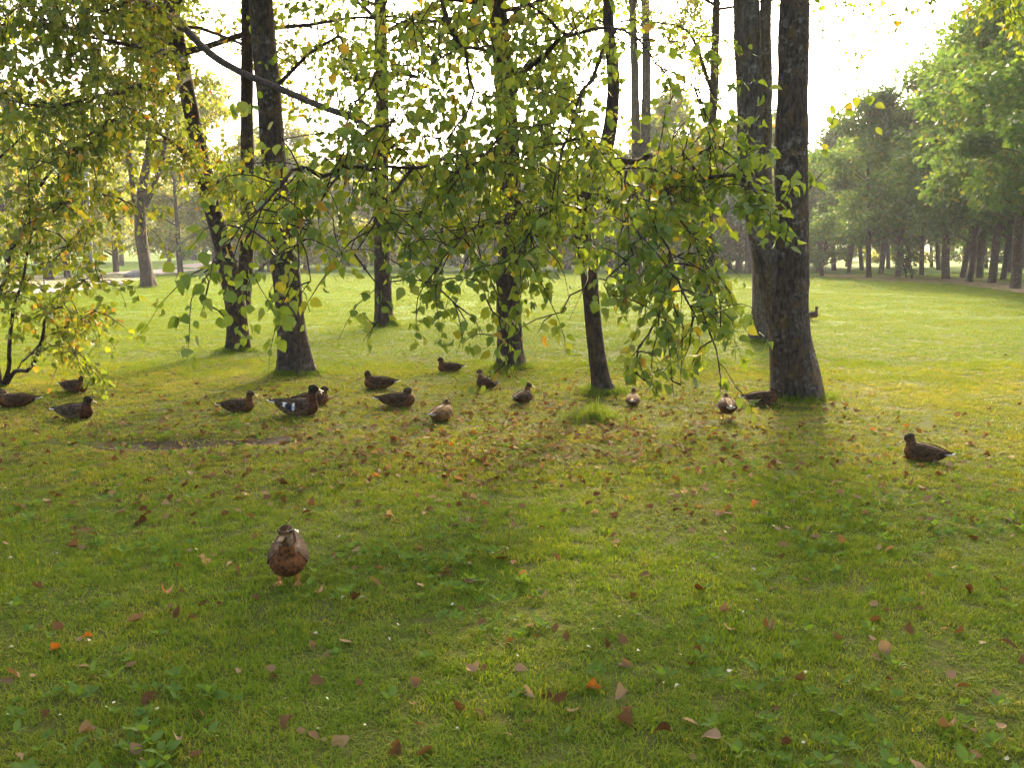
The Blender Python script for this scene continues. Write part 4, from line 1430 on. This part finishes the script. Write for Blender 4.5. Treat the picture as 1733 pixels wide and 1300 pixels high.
def duck(u, v, heading, label, tone='dark', s=1.0, neck=0.0, yaw=0.0, stand=False, bars=False, white_tail=0.6, group='ducks on the lawn', dip=0.0, back=0.0, bill_open=False, tail_up=0.0, wide=1.0):
    """heading: degrees, 0 faces right across the lawn, 90 away, -90 to the viewer. neck raises the head (m), yaw turns it."""
    T = {k: np.array(c) * np.array((.84, .66, .42)) for k, c in TONES[tone].items()}
    g = G(u, v)
    lift = 0.058 if stand else -0.014
    root = thing('duck', label, 'duck', (g[0], g[1], g[2]), R(heading), group)
    root.scale = (s, s * wide, s)
    ac = Acc()
    b = spline(np.column_stack([BODY[:, 0], np.zeros(len(BODY)), BODY[:, 1], BODY[:, 2], BODY[:, 3]]), 0.012)
    b[:, 2] += tail_up * np.clip(-b[:, 0] - 0.03, 0, 1) ** 1.3 * 2.0
    V, F = loft(b[:, :3], np.maximum(b[:, 3], .004), np.maximum(b[:, 4], .004), 22)
    ac.add(V, F)
    hx = 0.150 - back
    hz = (0.236 if stand else 0.220) + neck
    nk = np.array([(.105, 0, .105, .062, .060), (.132 - back * .3, 0, .150, .046, .052), (.140 - back * .8, 0, .182 + neck * .45, .036, .041), (hx - .006, 0, .206 + neck * .85, .032, .036), (hx + .002, 0, hz - .012, .029, .034), (hx + .006, 0, hz + .012, .024, .028), (hx + .008, 0, hz + .024, .010, .012)])
    nk = spline(nk, 0.010)
    V, F = loft(nk[:, :3], nk[:, 3], nk[:, 4], 18)
    ac.add(rotz(V, 0), F)
    hc = np.array((hx, 0, hz))
    hd_ = np.array([(-.040, -.004, .012, .014), (-.027, 0, .030, .032), (0, .002, .0365, .039), (.022, 0, .033, .034), (.040, -.006, .022, .0225), (.050, -.012, .0125, .0125), (.054, -.013, .006, .006)])
    hp = np.column_stack([hd_[:, 0], np.zeros(len(hd_)), hd_[:, 1]])
    pit = -dip

    def headxf(p):
        p = np.asarray(p, float)
        cp, sp_ = math.cos(pit), math.sin(pit)
        p = np.stack([p[..., 0] * cp - p[..., 2] * sp_, p[..., 1], p[..., 0] * sp_ + p[..., 2] * cp], -1)
        return rotz(p, yaw) + hc
    V, F = loft(hp, hd_[:, 2], hd_[:, 3], 16)
    ac.add(headxf(V), F)
    me = remesh(ac, 0.0065)
    co = np.zeros(len(me.vertices) * 3, np.float32)
    me.vertices.foreach_get('co', co)
    co = co.reshape(-1, 3)
    # plumage by place on the bird
    x, y, z = co.T
    col = np.outer(np.ones(len(co)), T['flank'])
    mixin = lambda c, m, k: c * (1 - m[:, None]) + k * m[:, None]
    col = mixin(col, sstep(z, .118, .150), T['back'])
    col = mixin(col, sstep(-z, -.065, -.035), T['belly'])
    col = mixin(col, sstep(x, .06, .12), T['breast'])
    col = mixin(col, sstep(-x, .12, .17), T['back'] * 1.2)
    col = mixin(col, sstep(-x, .175, .205) * white_tail, np.array((.62, .58, .50)))
    loc = co - hc
    loc = rotz(loc, -yaw)
    ishead = sstep(z, .165 + neck * .6, .19 + neck * .6)
    hcol = np.outer(np.ones(len(co)), T['head'])
    hcol = mixin(hcol, sstep(loc[:, 2], .010, .020) * sstep(.020 - np.abs(loc[:, 1]), 0, .006), T['cap'])
    hcol = mixin(hcol, sstep(.006 - np.abs(loc[:, 2] - .003), 0, .003) * (loc[:, 0] > -.03), T['cap'])
    if tone in ('hen', 'pale'):
        hcol = mixin(hcol, sstep(.005 - np.abs(loc[:, 2] - .014), 0, .003) * (np.abs(loc[:, 1]) > .017), np.array((.24, .19, .12)))
        hcol = mixin(hcol, sstep(-loc[:, 2], .004, .014) * (np.abs(loc[:, 1]) > .014), np.array((.20, .145, .085)))
    hcol = mixin(hcol, sstep(-loc[:, 2], .028, .05) * 0.5, T['breast'])
    col = mixin(col, ishead, hcol)
    set_col(me, col)
    me.name = 'duck_body'
    body = link('body', me, M['plumage'], root)
    body.location.z = lift
    # bill
    bl = np.array([(.040, -.011, .0125, .011), (.055, -.015, .0125, .008), (.072, -.021, .0135, .005), (.086, -.025, .0135, .0035), (.094, -.026, .008, .002)])
    ac = Acc()
    V, F = loft(np.column_stack([bl[:, 0], 0 * bl[:, 0], bl[:, 1]]), bl[:, 2], bl[:, 3], 12)
    ac.add(headxf(V), F)
    if bill_open:
        V2 = V - np.array((.04, 0, -.011)); c_, s_ = math.cos(-.4), math.sin(-.4)
        V2 = np.stack([V2[:, 0] * c_ - V2[:, 2] * s_, V2[:, 1] * .85, V2[:, 0] * s_ + V2[:, 2] * c_], -1) + np.array((.04, 0, -.014))
        ac.add(headxf(V2), F)
    o = ac.build('bill', M['bill'], root); o.location.z = lift
    for sgn in (-1, 1):
        bm = bmesh.new(); bmesh.ops.create_icosphere(bm, subdivisions=2, radius=.0055)
        e = bpy.data.meshes.new('eye'); bm.to_mesh(e); bm.free()
        o = link('eye', e, M['eye'], root)
        o.location = Vector(headxf(np.array((.020, sgn * .0315, .008)))) + Vector((0, 0, lift))
    # folded wings
    bx = BODY[:, 0]
    for sgn in (-1, 1):
        nu_, nv_ = 22, 9
        uu, vv = np.meshgrid(np.linspace(0, 1, nu_), np.linspace(0, 1, nv_), indexing='ij')
        xx = .115 - .355 * uu
        a0 = np.radians(18 + 10 * uu)                                   # from near the back ridge ...
        a1 = np.radians(np.interp(uu, [0, .15, .5, .8, 1], [70, 100, 104, 78, 40]))   # ... down over the flank
        aa = a0 + (a1 - a0) * vv
        xb = np.maximum(xx, -.19)
        zc, hw, hh = np.interp(xb, bx, BODY[:, 1]), np.interp(xb, bx, BODY[:, 2]), np.interp(xb, bx, BODY[:, 3])
        off = .009 * np.sin(math.pi * np.clip(uu * 1.02, 0, 1)) ** .5 + .004 * np.floor(uu * 5 + vv * 2) / 6 * (1 - uu)
        yy = sgn * np.sin(aa) * (hw + off) * (1 - 0.35 * np.clip(uu - .8, 0, 1) / .2)
        zz = zc + np.cos(aa) * (hh + off) + tail_up * np.clip(-xb - 0.03, 0, 1) ** 1.3 * 2.0
        out_ = np.stack([xx, yy, zz], -1)
        inn = np.stack([xx, yy * .86, zz - .012 * np.cos(aa)], -1)
        V = np.concatenate([out_.reshape(-1, 3), inn.reshape(-1, 3)])
        i_ = np.arange(nu_ - 1)[:, None] * nv_
        j_ = np.arange(nv_ - 1)[None]
        q_ = np.stack([i_ + j_, i_ + j_ + 1, i_ + nv_ + j_ + 1, i_ + nv_ + j_], -1).reshape(-1, 4)
        mN = nu_ * nv_
        rim = np.concatenate([np.arange(nv_ - 1), np.arange(nu_ - 1) * nv_ + nv_ - 1, (nu_ - 1) * nv_ + np.arange(nv_ - 1, 0, -1), np.arange(nu_ - 1, 0, -1) * nv_])
        rn = np.roll(rim, -1)
        rq = np.stack([rim, rn, rn + mN, rim + mN], -1)
        ac = Acc()
        ac.add(V, [q_, q_[:, ::-1] + mN, rq])
        wm = ac.mesh('wing')
        U, W = np.concatenate([uu.ravel()] * 2), np.concatenate([vv.ravel()] * 2)
        c = np.outer(np.ones(len(V)), T['wing'])
        band = (np.floor(U * 5.5 + W * 2.2) % 2)[:, None]
        c = c * (0.75 + 0.5 * band)
        c = mixin(c, sstep(U, .72, .92), T['cap'] * 1.3)
        c = mixin(c, sstep(.10 - np.abs(W - .12), 0, .05) * .12, np.array((.30, .23, .15)))  # pale highlight painted along the top of the wing
        if bars:
            for pos_ in (.36, .58):
                c = mixin(c, ((np.abs(U - pos_ - .04 * W) < .03) & (W > .45) & (W < .98)).astype(float), np.array((.72, .70, .66)))
            c = mixin(c, ((U > .40) & (U < .55) & (W > .5)).astype(float) * .8, np.array((.02, .03, .06)))
        set_col(wm, c)
        o = link('wing', wm, M['plumage'], root)
        o.location.z = lift
    # tail feathers
    ac = Acc()
    for q in np.linspace(-1, 1, 7):
        az = q * 0.30
        L = .085 - .02 * abs(q)
        p0 = np.array((-.175, q * .022, .108))
        dd = np.array((-math.cos(az), math.sin(az), .10 + tail_up * .6))
        sd = np.array((math.sin(az), math.cos(az), 0)) * .012
        zt = np.array((0, 0, .0025 - .002 * abs(q)))
        tl = np.array((0, 0, tail_up * .14 ** 1.3 * 2.0))
        a8 = [p0 - sd * .5, p0 + sd * .5, p0 + dd * L * .75 + sd, p0 + dd * L, p0 + dd * L * .75 - sd]
        top = np.array(a8) + zt + tl
        bot = np.array(a8) - np.array((0, 0, .002)) + zt * .3 + tl
        V = np.vstack([top, bot])
        k5 = np.arange(5); n5 = (k5 + 1) % 5
        ac.add(V, [k5[None], (k5[::-1] + 5)[None], np.stack([k5, k5 + 5, n5 + 5, n5], -1)])
    o = ac.build('tail', M['tailwhite'], root, False); o.location.z = lift
    if stand:
        for sgn in (-1, 1):
            ac = Acc()
            kx = .01 + sgn * .012
            pts = spline([(kx, sgn * .042, lift + .045), (kx - .012, sgn * .044, lift * .55 + .01), (kx, sgn * .045, .012)], .01)
            V, q = tube(pts, np.linspace(.010, .0065, len(pts)), 8)
            ac.add(V, [q])
            lg = ac.build('leg', M['leg'], root)
            ac = Acc()
            toes = [(.062, -.030), (.045, -.014), (.072, 0.0), (.045, .014), (.058, .030)]
            top = [(kx - .012, sgn * .045, .016)] + [(kx + tx, sgn * .045 + ty, .008) for tx, ty in toes]
            V = np.array(top + [(p_[0], p_[1], p_[2] - .006) for p_ in top])
            f3 = np.array([[0, q_, q_ + 1] for q_ in range(1, 5)])
            rim = np.array([0, 1, 2, 3, 4, 5]); rn = np.roll(rim, -1)
            ac.add(V, [f3, f3[:, ::-1] + 6, np.stack([rim, rim + 6, rn + 6, rn], -1)])
            ac.build('foot', M['leg'], lg, False)
    return root


duck(489, 990, -80, 'brown mottled hen duck standing alone on orange legs facing forward', 'hen', 0.86, 0.045, -0.3, True, white_tail=.2, tail_up=.35, dip=.05, wide=1.16)
duck(30, 686, 200, 'dozing brown duck under the stems of the golden-green bush', 'hen', 0.95, -.03, 0.6, white_tail=.7, dip=.2)
duck(126, 664, -20, 'dark duck with white tail edge half covered by hanging bush leaves', 'dark', 0.95, -.03, 2.4, white_tail=.9, back=.03)
duck(126, 708, -8, 'grey-flanked drake with orange bill sitting beside the leafy bush', 'drake', 1.0, -.012, 0.0, white_tail=1.0)
duck(402, 700, 10, 'small grey-brown duck sitting just behind the large duck with white wing bars', 'dark', 0.85, 0.01, 0.0, white_tail=.8)
duck(502, 706, 8, 'large dark duck with white wing bars, white tail and open bill', 'drake', 1.1, .035, 0.0, bars=True, white_tail=1.0, bill_open=True, tail_up=.2)
duck(528, 688, 30, 'duck mostly hidden behind the head of the duck with white wing bars', 'dark', 0.95, -.03, 0.3, white_tail=.3)
duck(643, 656, 176, 'brown duck preening its breast with lowered head, white tail behind', 'dark', 0.98, -.02, 0.3, white_tail=.9, dip=.9)
duck(672, 689, 5, 'sleeping dark-headed duck with its bill tucked into its back', 'dark', 0.98, -.03, 2.7, white_tail=.15, back=.03)
duck(746, 710, 68, 'mottled duck seen from behind, golden light painted into its plumage, head turned away', 'pale', 0.95, -.04, 0.3, white_tail=.8)
duck(762, 632, 172, 'dark duck resting by a drooping leafy shoot near the upright brown tree', 'dark', 0.86, -.005, 0.0, white_tail=.8)
duck(824, 658, 130, 'alert plain brown duck with raised head at the foot of the upright brown tree', 'hen', 0.88, .015, 0.6, white_tail=.1)
duck(884, 684, 62, 'small brown duck facing away with bill turned aside, by the upright brown tree', 'dark', 0.86, .0, -0.9, white_tail=.2)
duck(1071, 688, 80, 'duck almost hidden by low drooping leaves beside the thin crooked tree', 'pale', 0.8, -.02, 0.0, white_tail=1.0)
duck(1231, 713, 86, 'feeding duck seen from behind with bright white rump', 'hen', 0.92, -.07, 0.0, True, white_tail=1.0, dip=.9)
duck(1287, 685, 8, 'duck with white tail resting against the foot of the stout two-stemmed tree', 'dark', 0.95, -.03, 0.2, white_tail=1.0)
duck(1566, 780, 130, 'dark duck sitting apart on the open grass, pale stripe over its back', 'dark', 0.9, -.012, 0.5, white_tail=.3, dip=.3)
duck(1373, 543, 20, 'far small duck showing behind the stout two-stemmed tree on the open lawn', 'dark', 0.95, .03, 0.0, True, white_tail=.5)

# ------------------------------------------------------------------ the hazy evening air
bm = bmesh.new()
bmesh.ops.create_cube(bm, size=1.0)
hm = bpy.data.meshes.new('haze')
bm.to_mesh(hm); bm.free()
hz_m, nt, out = mat('haze_air')
pv = N(nt, 'ShaderNodeVolumePrincipled')
pv.inputs['Color'].default_value = (0.95, 0.97, 1.0, 1)
pv.inputs['Density'].default_value = 0.0005
pv.inputs['Anisotropy'].default_value = 0.1
nt.links.new(pv.outputs[0], out.inputs['Volume'])
hz = link('haze', hm, hz_m)
hz.location = (0, 135, 13.0)
hz.scale = (420, 330, 30)
tag(hz, 'thin pale evening haze over the park', None, None, 'stuff')
